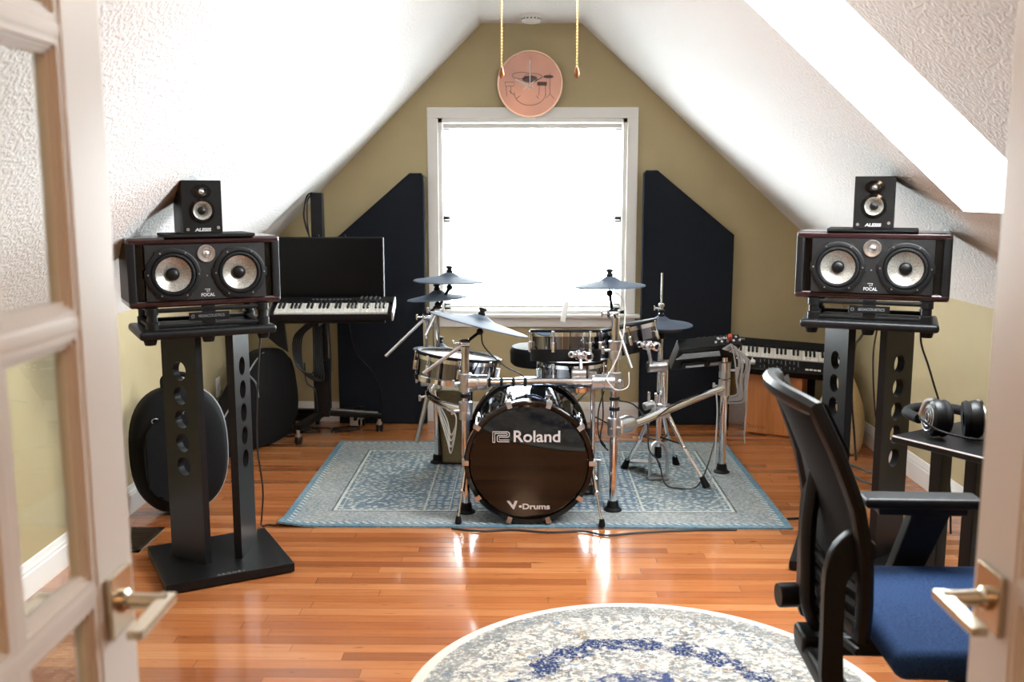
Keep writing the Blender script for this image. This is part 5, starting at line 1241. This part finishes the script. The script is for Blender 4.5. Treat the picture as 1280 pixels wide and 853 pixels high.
for s in (1, -1):
    xo = 0.0 if s > 0 else 0.10
    a_ = B().box((-0.02 + xo, s * 0.285, 0.660), (0.32, 0.088, 0.030), bev=0.013, seg=3).build('arm_pad', M['blacksatin'], ch)
    B().box((-0.02 + xo, s * 0.285, 0.636), (0.24, 0.06, 0.022), bev=0.006).build('arm_plate', M['black'], ch)
    B().prism([(0.06 + xo, 0.633), (-0.045 + xo, 0.633), (-0.13 + xo, 0.36), (-0.05 + xo, 0.36)], 0.045, Matrix(((1, 0, 0, 0), (0, 0, 1, s * 0.285 - 0.0225), (0, 1, 0, 0), (0, 0, 0, 1))), bev=0.006).build('arm_post', M['black'], ch)
    B().box((-0.06 + xo, s * 0.20, 0.375), (0.08, 0.21, 0.035), bev=0.006).build('arm_bracket', M['black'], ch)
B().cyl((0, 0, 0.09), (0, 0, 0.39), 0.028, n=20).build('gas_lift', M['black'], ch)
for i in range(5):
    a = 2 * PI * i / 5 + 0.4; ca, sa = math.cos(a), math.sin(a)
    lg = B().tube([(0.02 * ca, 0.02 * sa, 0.115), (0.16 * ca, 0.16 * sa, 0.105), (0.29 * ca, 0.29 * sa, 0.075)], 0.021, 8, k=4).build('leg', M['black'], ch)
    b = B()
    for q in (-1, 1): b.lathe([(0, -0.008), (0.022, -0.008), (0.026, -0.004), (0.026, 0.004), (0.022, 0.008), (0, 0.008)], (0.29 * ca - sa * 0.014 * q, 0.29 * sa + ca * 0.014 * q, 0.038), (-sa, ca, 0), 16)
    b.cyl((0.29 * ca, 0.29 * sa, 0.04), (0.29 * ca, 0.29 * sa, 0.08), 0.008, n=8); b.build('caster', M['rubber'], lg)

# ------------------------------------------------------------------ light
w = bpy.data.worlds.new('overcast_sky'); sc.world = w; w.use_nodes = True
bg = w.node_tree.nodes['Background']; bg.inputs[0].default_value = (0.92, 0.96, 1.0, 1); bg.inputs[1].default_value = 43.0
def portal(name, loc, direction, sx, sy):
    l = bpy.data.lights.new(name, 'AREA'); l.shape = 'RECTANGLE'; l.size = sx; l.size_y = sy; l.cycles.is_portal = True
    o = bpy.data.objects.new(name, l); COL.objects.link(o); o.location = loc
    o.rotation_euler = Vector(direction).to_track_quat('-Z', 'Y').to_euler(); return o
portal('window_portal', ((WX0 + WX1) / 2, YB + 0.16, (WZ0 + WZ1) / 2), (0, -1, 0), WX1 - WX0, WZ1 - WZ0)
cc = (c1[0] + c1[1] + c1[2] + c1[3]) / 4 + nr * 0.02
L1, L2 = (c1[1] - c1[0]).length, (c1[2] - c1[1]).length
po = portal('skylight_portal', cc, -nr, L1, L2)
po.rotation_euler = Matrix((sl, Vector((0, 1, 0)) if sl.cross(Vector((0, 1, 0))).dot(nr) > 0 else Vector((0, -1, 0)), nr)).transposed().to_euler()
def lamp(name, loc, e, col, r):
    l = bpy.data.lights.new(name, 'POINT'); l.energy = e; l.color = col; l.shadow_soft_size = r
    o = bpy.data.objects.new(name, l); COL.objects.link(o); o.location = loc
lamp('fan_lamp', (0.038, 2.9, 2.09), 5, (1.0, 0.93, 0.84), 0.09)
lamp('hall_lamp', (0.0, -0.5, 2.25), 24, (1.0, 0.64, 0.40), 0.14)

# ------------------------------------------------------------------ camera and view
cam = bpy.data.cameras.new('camera'); co = bpy.data.objects.new('camera', cam); COL.objects.link(co)
co.location = (0, 0, 1.5); co.rotation_euler = (R(90 - 8.6456), 0, R(0.7893))
cam.sensor_width = 36; cam.lens = 1220 / 1280 * 36; cam.clip_start = 0.05
cam.dof.use_dof = True; cam.dof.focus_distance = 4.3; cam.dof.aperture_fstop = 3.6
sc.camera = co
sc.view_settings.view_transform = 'Standard'; sc.view_settings.look = 'None'; sc.view_settings.gamma = 1.0
sc.view_settings.use_curve_mapping = False
sc.view_settings.exposure = 0.3
sc.cycles.use_denoising = True
sc.cycles.max_bounces = 10; sc.cycles.diffuse_bounces = 5; sc.cycles.glossy_bounces = 5; sc.cycles.transparent_max_bounces = 16
sc.cycles.sample_clamp_indirect = 6.0
sc.cycles.caustics_reflective = False; sc.cycles.caustics_refractive = False
